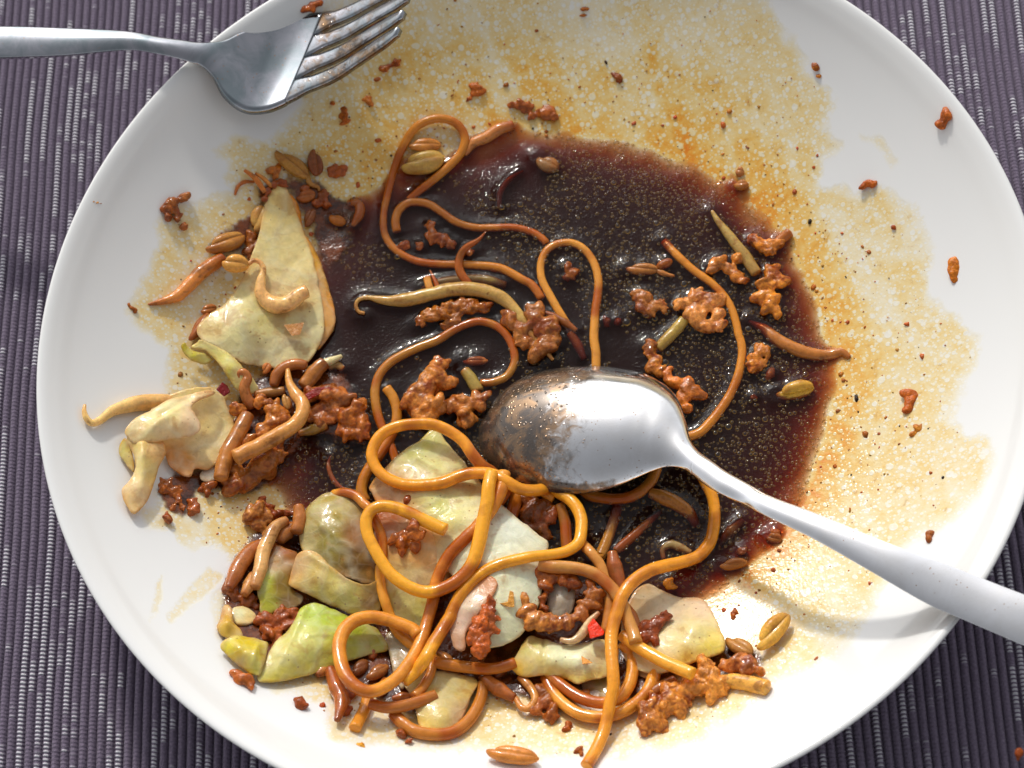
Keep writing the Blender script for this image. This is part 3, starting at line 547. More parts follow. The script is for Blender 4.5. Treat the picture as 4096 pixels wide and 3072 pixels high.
SCRAPS = ['brown scrap inside the noodle ring behind the beans', 'brown scrap under the lower rim of the noodle ring', 'brown scrap where the strands leave the noodle ring on its right', 'brown scrap between the blunt ended noodle and the bare plate', 'brown scrap beside the short curved noodle on the lowest leaf', 'brown scrap below the straight noodle left of the onion scrap', 'brown scrap on the upper part of the lowest leaf', 'brown scrap at the right edge of the lowest leaf', 'brown scrap under the right tip of the green leaf', 'brown scrap at the lower edge of the green leaf', 'brown scrap at the left inside of the noodle ring', 'brown scrap under the left end of the yellow rimmed leaf', 'brown scrap below the fine curled sprout tail', 'brown scrap under the plump sprout at the bottom centre', 'brown scrap above the little noodle end at the rim', 'brown scrap left of the little noodle end at the rim', 'brown scrap under the left ends of the nested noodle bends', 'brown scrap wedged between the wide sprout and the olive leaf', 'brown scrap under the torn dark green leaf']
for q, (x, y, a, ln) in enumerate([(1180, 940, .4, 60), (1330, 1380, 2.0, 70), (1440, 1180, 1.1, 60), (1500, 1480, .2, 80), (1650, 1330, 2.6, 60), (1800, 1180, .9, 70), (1860, 1300, 1.9, 80), (1920, 1430, .3, 60), (900, 1240, 2.2, 60), (1000, 1300, .1, 50),
                                   (1260, 1120, 1.5, 50), (2050, 1150, 2.4, 70), (2120, 1350, .6, 70), (2060, 1240, 1.3, 60), (1130, 1370, 1.2, 60), (1040, 1450, 1.7, 60), (2200, 1250, 2.0, 60), (560, 280, .5, 55), (480, 640, 1.9, 55)]):
    dx, dy = math.cos(a) * ln, math.sin(a) * ln
    sprout(SCRAPS[q], 'G', [(x - dx, y - dy), (x + dy * .25, y - dx * .25), (x + dx, y + dy)], .17, (.06, .12, .13, .07), [(165, 95, 45), (140, 72, 32), (185, 120, 65)][q % 3], (110, 50, 20), group='scraps buried under the central pile', cat='vegetable scrap', name='vegetable_scrap')

# ------------------------------------------------------------------ beans: two halves with a seam
def bean(label, fr, p0, p1, w, h=.12, col=(190, 140, 75), gap=.5, tail=None, name='mung_bean', tall=.8):
    a, b_ = on(fr, *p0, h), on(fr, *p1, h); c = (a + b_) / 2; ax = (b_ - a); Ln = np.linalg.norm(ax) / 2; ax /= Ln * 2
    s = np.cross([0, 0, 1.0], ax); s /= np.linalg.norm(s); n = np.cross(ax, s)
    root = empty(name, c); tag(root, label, 'bean', 'mung beans split into halves')
    W_ = w * FR[fr][2] / 148 / 2
    th, ph = np.meshgrid(np.linspace(0, np.pi, 16), np.linspace(0, 2 * np.pi, 20, endpoint=False), indexing='ij')
    rng_b = np.random.default_rng(len(COL.objects))
    for sg in (-1, 1):
        k = len(COL.objects); sx = np.sin(th); e = np.cos(th) * Ln * (1 - .09 * (sg + 1)) + Ln * .07 * sg
        r1 = W_ * .64 * sx ** .85; y = np.cos(ph) * r1 + sg * W_ * gap * .70 * (.35 + .65 * sx); z = np.sin(ph) * r1 * tall * 1.25
        bend = .12 * (e / Ln) ** 2 * W_
        r_ = rng_b.uniform(.82, 1.12); lift = rng_b.uniform(-.22, .22) * W_; z = z * r_ + lift * sg
        V = c + e[..., None] * ax + (y - bend * sg)[..., None] * s + z[..., None] * n
        V = c + (V - c) * (1 + .30 * (fbm(V, 2.0, k, 2) - .5))[..., None]; V = V.reshape(-1, 3)
        I = np.arange(V.shape[0]).reshape(th.shape); J = np.roll(I, -1, 1)
        F = np.stack([I[:-1], J[:-1], J[1:], I[1:]], -1).reshape(-1, 4)
        t = np.clip((fbm(V, 1.5, k, 3) - .45) * 2.2, 0, 1)[:, None]; seam = np.clip(1 - np.abs((V - c) @ s) / (W_ * .14), 0, 1)[:, None] * .35
        cc = s2l(col) * (1 - t) + s2l((150, 85, 35)) * t; cc = (cc * (1 - seam) + s2l((110, 50, 18)) * seam) * np.array([1.25, 1.3, 1.05])
        mesh_obj('cotyledon', V, F, M_BEAN, root, cc)
    if tail: sprout('', fr, tail, h, (.05, .07, .05, .03), col, name='root_tail', parent=root)
    note(np.array([a, c, b_, c]), W_)
bean('split bean curled inside the tall noodle loop, upper one', 'B', (530, 450), (745, 445), 100, .10, (190, 120, 55))
bean('pale split bean curled inside the tall noodle loop, lower one', 'B', (490, 590), (765, 520), 170, .12, (185, 145, 80), gap=.62)
bean('split bean with dark seam left of the big pale leaf', 'D', (965, 725), (1255, 625), 150, .22, (180, 125, 65), gap=.6)
bean('plump cream bean peeping out behind the big pale leaf', 'D', (1330, 590), (1390, 400), 150, .2, (205, 160, 95))
bean('split bean head of the sprout draped on the big pale leaf', 'D', (1085, 830), (1290, 850), 150, .75, (205, 145, 75))
sprout('pale curved sprout draped over the big pale leaf', 'D', [(1280, 840), (1320, 815), (1365, 830), (1390, 880), (1372, 960), (1370, 1050), (1420, 1115), (1500, 1145), (1590, 1120), (1655, 1065), (1705, 1042)], .72, (.05, .06, .08, .13, .17, .20, .19, .19, .16), (222, 175, 120), (180, 105, 50), .4)
bean('olive bean with a pale tail near the upper sauce specks', 'T', (285, 840), (470, 985), 105, .12, (165, 115, 55), tail=[(455, 965), (470, 1015), (515, 1035), (520, 1055)])
bean('dark shrivelled bean right of the olive bean', 'T', (490, 830), (515, 985), 95, .12, (115, 60, 35))
bean('yellow green bean floating at the right of the pool', 'K', (645, 440), (885, 385), 130, .08, (200, 155, 65), gap=.3)
bean('orange lumpy bean low on the right of the pool', 'K', (285, 1530), (460, 1500), 90, .05, (170, 105, 50), gap=.3)
bean('small bean at the lower right waterline under the handle', 'K', (580, 1340), (680, 1350), 70, .05, (150, 85, 45))
bean('amber bean floating left of the tiny round ball', 'C', (15, 1225), (215, 1235), 90, .02, (165, 105, 55), tail=[(205, 1240), (260, 1260), (310, 1270)])
bean('heart shaped bean alone in the upper pool', 'B', (1350, 530), (1480, 600), 130, .05, (135, 95, 65), gap=.5)
bean('sunken red brown bean inside the hooked noodle', 'J', (1020, 1010), (1210, 1000), 85, -.02, (160, 90, 50))
bean('two cheeked bean on the upper right waterline, lower one', 'C', (690, 700), (785, 690), 85, .07, (170, 110, 60))
bean('round bean just above the two cheeked bean', 'C', (700, 610), (755, 610), 75, .05, (160, 100, 60))
bean('golden split bean standing out on the right end of the pile', 'V', (245, 720), (480, 470), 150, .3, (215, 160, 75), gap=.55)
bean('brown split bean left of the golden split bean', 'V', (20, 660), (210, 770), 130, .25, (170, 115, 60), gap=.5)
bean('brown bean in the dark hollow inside the noodle ring', 'G', (1240, 1310), (1390, 1215), 125, .3, (150, 90, 45), gap=.2)
bean('duller bean behind the one in the noodle ring', 'G', (1120, 1290), (1240, 1190), 120, .2, (120, 68, 38), gap=.2)
bean('glossy caramel bean half out of frame at the bottom rim', 'U', (1180, 800), (1530, 850), 120, .2, (200, 125, 60), gap=.45)
bean('peeping bean in the gap under the big pale leaf', 'D', (850, 1400), (990, 1200), 110, .12, (150, 85, 50), gap=.3)
bean('small brown bean above the peeping bean', 'D', (930, 1190), (1050, 1160), 80, .12, (165, 95, 45))
bean('brown bean among the scraps right of the leaf stem', 'D', (1640, 350), (1780, 320), 110, .12, (150, 80, 38))
bean('darker bean against the right flank of the big pale leaf', 'D', (1700, 560), (1760, 430), 90, .12, (120, 70, 50))
bean('small bean close to the left waterline', 'D', (1880, 500), (2000, 545), 110, .1, (165, 95, 40), gap=.3)
bean('stubby bean lying in the meat scraps right of the bent sprout', 'E', (1545, 330), (1580, 440), 70, .5, (175, 125, 70))
bean('little bean at the foot of the big pale leaf', 'E', (1390, 170), (1430, 95), 75, .35, (180, 105, 55))

# ------------------------------------------------------------------ minced meat: lumps grown together
def clump(name, label, cat, group, fr, blobs, h=.12, col=(175, 105, 55), sub=6, rough=.15, mat=None, squash=.8, vox=.026, col2=(120, 52, 20)):
    rng = np.random.default_rng(len(COL.objects) + 11); bm = bmesh.new(); k = FR[fr][2] / 148; zs = []
    for bl in blobs:
        x, y, r = bl[:3]; hh = bl[3] if len(bl) > 3 else h; c = on(fr, x, y, hh); R = r * k * 1.38; zs.append(c[2])
        L = [(c, R * .85)]
        for _ in range(sub):
            d = rng.normal(size=3); d /= np.linalg.norm(d); d[2] = abs(d[2]) * .7 if rng.random() < .7 else d[2]
            L.append((c + d * R * rng.uniform(.35, .72), R * rng.uniform(.34, .6)))
        for cc, rr in L:
            S = Matrix.Diagonal((rr * rng.uniform(.9, 1.9), rr * rng.uniform(.6, 1.0), rr * squash, 1))
            Mx = Matrix.Translation(Vector(cc)) @ Matrix.Rotation(rng.uniform(0, 6.28), 4, 'Z') @ S
            bmesh.ops.create_icosphere(bm, subdivisions=2, radius=1, matrix=Mx)
        note(np.array([c] * 4), R * .8)
    me = bpy.data.meshes.new('tmp'); bm.to_mesh(me); bm.free(); ob = bpy.data.objects.new('tmp', me); COL.objects.link(ob)
    md = ob.modifiers.new('r', 'REMESH'); md.mode = 'VOXEL'; md.voxel_size = vox; md.use_smooth_shade = True
    sm = ob.modifiers.new('s', 'SMOOTH'); sm.factor = .6; sm.iterations = 9
    dg = bpy.context.evaluated_depsgraph_get(); m2 = bpy.data.meshes.new_from_object(ob.evaluated_get(dg))
    n = len(m2.vertices); V = np.zeros(n * 3); m2.vertices.foreach_get('co', V); V = V.reshape(-1, 3)
    N = np.zeros(n * 3); m2.vertices.foreach_get('normal', N); N = N.reshape(-1, 3)
    F = [tuple(p.vertices) for p in m2.polygons]
    bpy.data.objects.remove(ob); bpy.data.meshes.remove(me); bpy.data.meshes.remove(m2)
    s = len(COL.objects) * 1.3
    q1 = fbm(V, 3.2, s, 3); q2 = np.abs(fbm(V, 7.0, s + 2, 2) - .5) * 2; q3 = vnoise(V, 11, s)
    q0 = 1 - np.abs(fbm(V, 2.6, s + 9, 2) - .5) * 5
    V = V + N * (rough * ((q1 - .5) * .30 + (q2 - .25) * .12 + (q3 - .5) * .015 - np.clip(q0, 0, 1) ** 2 * .07))[:, None]
    t = np.clip((.5 - q2 * 1.3) + (fbm(V, 1.5, s + 4, 2) - .5) * 1.8, 0, 1)[:, None]
    t = np.clip(t + np.clip(q0, 0, 1)[:, None] ** 2 * .5, 0, 1)
    cc = (s2l(col) * (1 - t) + s2l(col2) * t) * np.array([1.36, 1.50, .85]) * np.array([1.06, 1 + .03 * math.sin(s * 3.1), 1 + .2 * math.sin(s * 2.3)]) * (1 + .12 * math.sin(s * 5.7))
    o = mesh_obj(name, V, F, mat or M_MEAT, col=cc); tag(o, label, cat, group); return o
PORK = 'lumps of minced pork in sauce'
def meat(label, fr, blobs, h=.12, col=(178, 108, 60), **kw): return clump('minced_pork', label, 'meat', PORK, fr, blobs, h, col, **kw)
meat('pointed meat lump standing left of the spoon tip', 'F', [(840, 290, 50, .3), (820, 370, 65, .3), (900, 430, 60, .2), (760, 460, 75, .3), (680, 560, 90, .2), (790, 590, 80, .3), (720, 650, 80, .2)], .2)
meat('spiky meat lump touching the left edge of the spoon bowl', 'F', [(950, 580, 65), (1050, 600, 70), (1130, 560, 50, .25), (1185, 520, 32, .3), (1040, 680, 65), (1010, 540, 40, .3)], .15)
meat('rugged meat lump under the end of the long hooked sprout', 'J', [(1370, 700, 60), (1450, 800, 70), (1550, 700, 80, .2), (1650, 760, 75, .2), (1700, 850, 60), (1600, 900, 80), (1480, 880, 50), (1530, 620, 40, .2)], .1, (165, 100, 55))
meat('long flat meat strip below the hooked sprout', 'J', [(700, 720, 40), (780, 670, 55), (880, 640, 60), (980, 610, 60), (1080, 600, 60), (1160, 610, 55), (960, 700, 45), (900, 740, 35)], .08, (160, 92, 42), rough=.35)
meat('broad meat lump on the left shore of the pool', 'E', [(1760, 330, 70, .3), (1870, 320, 75, .3), (1980, 350, 70, .3), (1800, 430, 60), (1920, 430, 70, .2), (1740, 480, 60), (1820, 520, 60)], .2, (165, 95, 50))
meat('knobbly meat lump right end of the left shore', 'E', [(2080, 430, 60, .3), (2010, 500, 70, .3), (2110, 520, 60), (2030, 620, 65, .2), (2110, 600, 50), (1970, 580, 45)], .2, (160, 88, 40))
meat('large glazed meat mass under the bent sprout', 'E', [(1480, 690, 60), (1440, 780, 85, .3), (1380, 860, 90, .3), (1280, 950, 80, .2), (1190, 900, 60), (1170, 1000, 60), (1500, 780, 50), (1430, 900, 60)], .25, (155, 90, 45))
meat('meat crumble between the two crossed sprouts', 'E', [(1480, 450, 60), (1540, 500, 50), (1450, 550, 55), (1380, 600, 45), (1300, 650, 40), (1250, 690, 35)], .45, (185, 112, 60))
meat('small smooth meat piece beside the upright sprout', 'E', [(1360, 380, 40), (1430, 390, 38)], .5, (190, 110, 50), sub=3, rough=.3)
meat('meat nugget at the right corner of the folded cabbage', 'E', [(1190, 430, 45), (1240, 450, 30)], .4, (180, 105, 50))
meat('crumbly pale meat lump touching the arched thin noodle', 'C', [(380, 1450, 50), (450, 1420, 50), (540, 1430, 50), (600, 1420, 40), (450, 1520, 55), (500, 1590, 45), (590, 1520, 40), (610, 1580, 40)], .12, (190, 122, 68))
meat('upright knobbly meat lump near the right waterline', 'C', [(920, 1250, 50), (970, 1310, 45), (880, 1330, 50), (870, 1400, 45), (920, 1450, 50), (960, 1500, 35)], .12, (190, 115, 55))
meat('forked meat lump left of the upright knobbly lump', 'C', [(550, 1210, 35), (600, 1190, 45), (660, 1230, 35), (720, 1160, 38), (700, 1270, 40), (740, 1300, 30)], .1, (195, 118, 55))
meat('smooth orange meat curl under the bent brown sprout', 'C', [(810, 1040, 35), (850, 1070, 45), (920, 1090, 45), (960, 1080, 35)], .14, (205, 122, 55), sub=4, rough=.35)
meat('shiny brain like meat lump left of the crumbly pale lump', 'C', [(110, 1410, 50), (100, 1470, 45), (160, 1490, 40), (210, 1450, 35), (240, 1480, 25)], .06, (165, 98, 52))
meat('narrow meat finger above the spoon bowl', 'I', [(1100, 130, 40), (1115, 190, 40), (1130, 250, 42), (1150, 290, 35)], .12, (185, 112, 55))
meat('meat lump pressed against the right shoulder of the spoon', 'I', [(1210, 310, 35), (1270, 370, 45), (1340, 400, 50), (1400, 440, 42), (1320, 470, 45), (1340, 530, 35)], .12, (190, 105, 45))
meat('glossy meat lump between the arched noodle and the right bean', 'K', [(480, 210, 35), (530, 180, 40), (580, 170, 30), (500, 260, 40), (545, 250, 28)], .08, (190, 112, 52))
meat('meat crust at the top of the meat ring on the white leaf', 'H', [(570, 620, 38), (640, 640, 42), (710, 660, 42), (780, 680, 40), (600, 700, 35), (595, 780, 30), (600, 840, 25)], .75, (165, 90, 42))
meat('crescent of pale meat closing the ring on the white leaf', 'H', [(465, 790, 32), (480, 860, 40), (530, 920, 45), (600, 930, 50), (670, 940, 50), (740, 930, 42), (790, 900, 25)], .95, (195, 122, 70))
meat('dark glazed meat arm at the right of the meat ring', 'H', [(840, 880, 38), (880, 820, 42), (915, 750, 40), (890, 700, 30)], .85, (150, 82, 38))
meat('red brown meat and onion scrap on the central leaf', 'H', [(260, 800, 28), (230, 880, 45), (200, 950, 55), (150, 1020, 50), (200, 1040, 50), (240, 970, 40), (280, 900, 26), (190, 1100, 40)], 1.32, (165, 78, 30), rough=.4)
meat('biggest meat lump lying on the white plate at the lower right', 'H', [(1280, 1530, 75), (1330, 1470, 75), (1410, 1430, 70), (1490, 1370, 65), (1570, 1320, 70), (1640, 1270, 75, .3), (1670, 1340, 60), (1640, 1220, 45, .35), (1250, 1570, 45)], .22, (195, 122, 65), rough=.4)
meat('meat scrap above the yellowish flat ended sprout', 'H', [(1750, 1200, 35), (1820, 1190, 45), (1900, 1190, 45), (1960, 1240, 30), (1870, 1230, 35)], .25, (180, 105, 55))
meat('dark meat scrap in the middle of the right leaf', 'H', [(1230, 970, 40), (1300, 960, 40), (1360, 900, 28), (1240, 1040, 35), (1300, 1050, 30), (1180, 1010, 35)], .6, (125, 55, 30))
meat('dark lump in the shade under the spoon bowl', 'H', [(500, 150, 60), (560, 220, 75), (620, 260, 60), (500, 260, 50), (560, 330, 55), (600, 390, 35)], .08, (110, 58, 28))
meat('three lobed meat crumb on the amber leaf inside the noodle', 'G', [(1450, 280, 40), (1500, 310, 45), (1490, 380, 32), (1580, 190, 42, 1.25), (1600, 260, 42, 1.2), (1590, 340, 38), (1530, 250, 32)], 1.0, (160, 85, 38))
meat('single meat crumb on the pale leaf under the big noodle loop', 'F', [(610, 1290, 35), (650, 1270, 28)], .75, (140, 72, 38), sub=3)
meat('wishbone shaped brown scrap on the white leaf', 'H', [(310, 470, 24), (345, 450, 24), (380, 410, 22), (390, 385, 18), (360, 490, 20)], .8, (150, 72, 22), sub=2, rough=.3)
meat('faceted pale nugget alone above the pale bent sprout', 'E', [(1320, 1230, 75, .25), (1390, 1210, 50, .25), (1360, 1290, 55), (1400, 1340, 25)], .15, (185, 120, 65), sub=3, rough=.3)
meat('twisted red brown skin at the upper left of the olive leaf', 'E', [(1370, 1110, 30), (1430, 1170, 35), (1480, 1210, 35), (1560, 1210, 25), (1620, 1210, 20), (1400, 1130, 22)], .2, (135, 58, 22), rough=.4)
meat('cluster of dark crumbs at the left foot of the curved sprout', 'G', [(220, 660, 45), (260, 710, 40), (330, 740, 40), (390, 740, 40), (200, 620, 28), (420, 790, 25)], .15, (140, 70, 32))
meat('dark wet meat in the hollow between the green leaves', 'G', [(500, 880, 45), (600, 870, 55), (680, 850, 45), (520, 990, 60), (640, 940, 50), (580, 1040, 45), (440, 890, 35)], .25, (140, 68, 32))
meat('shiny scrap under the lowest tip of the yellow green leaf', 'G', [(270, 1280, 32), (320, 1320, 40), (370, 1350, 30), (380, 1380, 22)], .12, (165, 85, 35))
meat('tiny red brown crumb on the white plate below the green leaf', 'G', [(740, 1500, 40), (720, 1490, 25)], .08, (130, 55, 28), sub=3)
meat('meat bits enclosed by the loop and the wavy noodle', 'B', [(670, 960, 32), (680, 1020, 42), (740, 1040, 40), (790, 1070, 32), (490, 1080, 32), (600, 1085, 26)], .05, (160, 85, 40))
meat('dark red crumb sunk inside the hairpin noodle', 'J', [(1790, 320, 40), (1830, 360, 45), (1780, 390, 25)], .02, (150, 82, 45), sub=4)
meat('torn brown scrap with arms on the sauce stain at the left', 'E', [(680, 990, 45), (740, 1050, 55), (760, 1110, 40), (720, 1160, 30), (650, 1040, 35), (790, 1160, 25)], .05, (160, 85, 28), rough=.4, squash=.4)
meat('round crumb below the straight amber sprout', 'E', [(975, 1010, 42), (980, 1050, 30)], .12, (150, 78, 35), sub=3)
meat('squared brown crumb between the stain and the pale plate', 'E', [(870, 1130, 38), (875, 1180, 36)], .08, (140, 68, 28), sub=3)
meat('pale topped crumb lowest of the crumbs under the left cabbage', 'E', [(685, 1245, 42)], .1, (185, 120, 90), sub=2)
meat('sprouting brown crumb alone on the upper left stain', 'D', [(800, 350, 38), (720, 380, 38), (680, 430, 38), (690, 500, 32), (760, 500, 30), (800, 570, 26), (740, 440, 30)], .1, (150, 85, 42))
meat('brown lump in the wet gap beside the plump cream bean', 'D', [(1300, 660, 50), (1330, 720, 60), (1290, 760, 40)], .1, (140, 75, 35))
meat('crusty scrap at the very tip of the big pale leaf', 'D', [(1420, 300, 25), (1470, 250, 30), (1530, 250, 30), (1400, 360, 25)], .28, (130, 60, 25))
meat('brown scraps crowded right of the leaf tip', 'D', [(1700, 290, 32), (1830, 330, 38), (1850, 400, 38), (1780, 390, 32), (1740, 620, 22)], .12, (140, 70, 32))
meat('orange flake cluster behind the frayed fibres', 'D', [(1440, 150, 34), (1490, 140, 30), (1480, 190, 26)], .05, (165, 90, 35), squash=.5)
meat('lone red brown lump on the stain right of the two beans', 'D', [(1900, 150, 38), (1950, 160, 40)], .08, (150, 72, 28), sub=3)
meat('crumb pair of torn scraps at the top edge of the pool', 'B', [(1180, 190, 25), (1230, 190, 38), (1280, 210, 32), (1310, 260, 24), (1380, 250, 35), (1420, 230, 40), (1450, 260, 30)], .05, (150, 75, 35), squash=.6)
meat('brown scraps at the bottom edge of the pile', 'U', [(1560, 500, 45), (1600, 560, 40), (1530, 430, 40), (1480, 540, 35)], .15, (150, 80, 35))
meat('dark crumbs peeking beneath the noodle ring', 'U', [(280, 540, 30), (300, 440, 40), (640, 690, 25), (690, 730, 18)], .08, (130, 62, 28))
meat('small meat bit under the hairpin noodle foot', 'J', [(1240, 320, 28), (1300, 330, 24), (1060, 200, 38)], .03, (150, 82, 40), sub=4)
meat('amber drop shaped ball floating beside the amber bean', 'C', [(250, 1195, 36)], .05, (150, 80, 25), sub=0, rough=.1)
meat('faint red crumb sunk right of the hairpin noodle', 'J', [(2080, 720, 35, -.05), (2160, 715, 35, -.05)], -.05, (150, 72, 35), sub=3)
meat('dim crumb floating below the glossy right lump', 'K', [(600, 310, 32), (500, 460, 22)], .0, (140, 72, 45), sub=3)
meat('ochre crumb at the pool edge above the right leaf', 'H', [(1390, 680, 30), (1400, 710, 26)], .1, (185, 115, 35), sub=2)
meat('brown crumb between the spoon handle and the lowest beans', 'K', [(420, 1430, 28), (640, 1310, 32)], .02, (150, 78, 40), sub=3)

BITS = 'crisp brown bits scattered on the bare plate'
def bit(label, fr, blobs, h=.05, col=(165, 78, 28), cat='food crumb', **kw): return clump('crumb', label, cat, BITS, fr, blobs, h, col, mat=M_BIT, vox=.022, **kw)
bit('oblong cinnamon chip high on the right rim', 'S', [(1085, 840, 34), (1060, 880, 36), (1035, 920, 34)], .06, (165, 82, 35), sub=2, rough=.25)
bit('round cinnamon crumb inward from the oblong chip', 'S', [(480, 1365, 34), (520, 1355, 30)], .06, (165, 80, 30), sub=2)
bit('tiny three cornered crumb on the pale sauce lobe', 'C', [(1695, 962, 17)], .04, (150, 65, 25), sub=1)
bit('tall amber flake on the right white slope', 'C', [(2080, 1180, 36), (2080, 1230, 42), (2075, 1270, 34)], .02, (180, 100, 40), sub=1, squash=.35, rough=.15)
bit('long brown flake above the handle on the right', 'K', [(1485, 440, 36), (1480, 490, 38), (1475, 530, 28)], .03, (165, 82, 30), sub=2, squash=.5)
bit('slim ochre flake below the long brown flake', 'K', [(1535, 650, 24), (1500, 690, 24)], .02, (185, 115, 50), sub=1, squash=.5)
bit('teardrop crumb near the handle end of the right wall', 'K', [(1610, 1320, 28), (1605, 1350, 24)], .04, (150, 85, 50), sub=1)
bit('orange chip behind the fork head', 'T', [(450, 50, 28), (480, 35, 32), (510, 20, 24)], .05, (175, 88, 30), sub=1, squash=.5)
bit('curved brown scrap right of the fork tines', 'T', [(870, 380, 22), (900, 370, 24), (940, 350, 26), (840, 440, 22)], .02, (165, 85, 35), sub=2, squash=.5)
bit('brown scrap midway between the tines and the noodle loop', 'T', [(1380, 480, 28), (1400, 510, 28), (1350, 545, 18)], .02, (160, 82, 35), sub=2, squash=.6)
bit('smudge of brown crumbs below the fork head', 'T', [(655, 600, 20), (650, 640, 28), (665, 675, 22), (595, 570, 16)], .01, (160, 85, 35), sub=2, squash=.4)
bit('rough crumb right of the smudge below the fork', 'T', [(785, 545, 22), (795, 565, 22)], .01, (165, 92, 40), sub=2, squash=.5)
bit('crumb near the top edge right of centre', 'T', [(1990, 50, 22), (1980, 85, 14)], .02, (160, 95, 45), sub=2, squash=.5)
bit('crumb on the far wall right of the top crumb', 'T', [(2165, 420, 24), (2180, 450, 15)], .02, (155, 88, 45), sub=2, squash=.5)
bit('pair of ochre drops on the upper right wall', 'S', [(112, 490, 30), (138, 560, 26)], .02, (185, 115, 45), sub=1, squash=.5)
bit('brown drop on the bare plate right of the pile', 'H', [(1790, 870, 24), (1790, 895, 18)], .02, (160, 85, 30), sub=2, squash=.5)
bit('brown seed like crumb below the nested noodle bends', 'U', [(1695, 630, 24), (1675, 660, 22)], .04, (150, 75, 30), sub=1)
bit('crumb next to the rim end of the longest noodle', 'U', [(1760, 790, 22), (1780, 815, 18)], .03, (150, 80, 30), sub=1)
bit('thin ochre curl on the left rim', 'A', [(565, 1285, 8), (590, 1276, 10), (615, 1280, 11), (638, 1287, 9)], .015, (200, 135, 60), sub=0, squash=.5, rough=.1)
bit('ragged flake on the left white wall', 'L', [(712, 300, 10), (725, 320, 12), (745, 335, 14)], .01, (150, 80, 30), sub=1, squash=.5)
bit('tiny ochre dot alone on the bottom left rim', 'U', [(385, 762, 18)], .01, (210, 140, 60), sub=1, squash=.4)
bit('brown speck on the cloth at the lower right corner', 'V', [(2175, 1503, 32)], .0, (120, 60, 25), sub=2)
def block(label, fr, poly, h, th, col, cat='chilli piece', name='chilli_piece'):
    top = np.array([on(fr, x, y, h + th) for x, y in poly]); bot = np.array([on(fr, x, y, h) for x, y in poly]); n = len(poly)
    V = np.vstack([top, bot]); F = [tuple(range(n))[::-1], tuple(range(n, 2 * n))] + [(i, (i + 1) % n, n + (i + 1) % n, n + i) for i in range(n)]
    o = mesh_obj(name, V, F, M_BIT, col=np.repeat(s2l(col)[None], 2 * n, 0), smooth=False)
    md = o.modifiers.new('bevel', 'BEVEL'); md.width = .0003; md.segments = 3
    tag(o, label, cat, 'bright pieces of chilli and carrot'); return o
block('bright red chilli square on the pale leaf', 'H', [(868, 955), (905, 902), (978, 990), (970, 1012), (885, 1035)], 1.0, .16, (240, 50, 0))
block('dark red chilli scrap behind the folded cabbage', 'E', [(1040, 290), (1085, 235), (1125, 262), (1145, 310), (1100, 345), (1070, 320)], .2, .15, (120, 18, 22))
block('glossy red chilli skin on the left shore meat', 'E', [(1690, 330), (1780, 275), (1880, 275), (1900, 305), (1800, 330), (1720, 370)], .5, .1, (140, 25, 15))
block('orange carrot flake on the yellow edged leaf', 'H', [(830, 1142), (905, 1188), (836, 1196)], .86, .03, (225, 145, 40), 'carrot flake', 'carrot_flake')
block('orange carrot flake on the white leaf left of the meat ring', 'H', [(378, 730), (402, 740), (408, 835), (370, 835), (312, 812), (365, 800)], 1.17, .03, (215, 150, 60), 'carrot flake', 'carrot_flake')
block('brown onion square stuck to the big pale leaf', 'D', [(1480, 1205), (1540, 1290), (1690, 1270), (1660, 1360), (1600, 1370), (1560, 1320)], .62, .02, (190, 130, 70), 'onion scrap', 'onion_scrap')

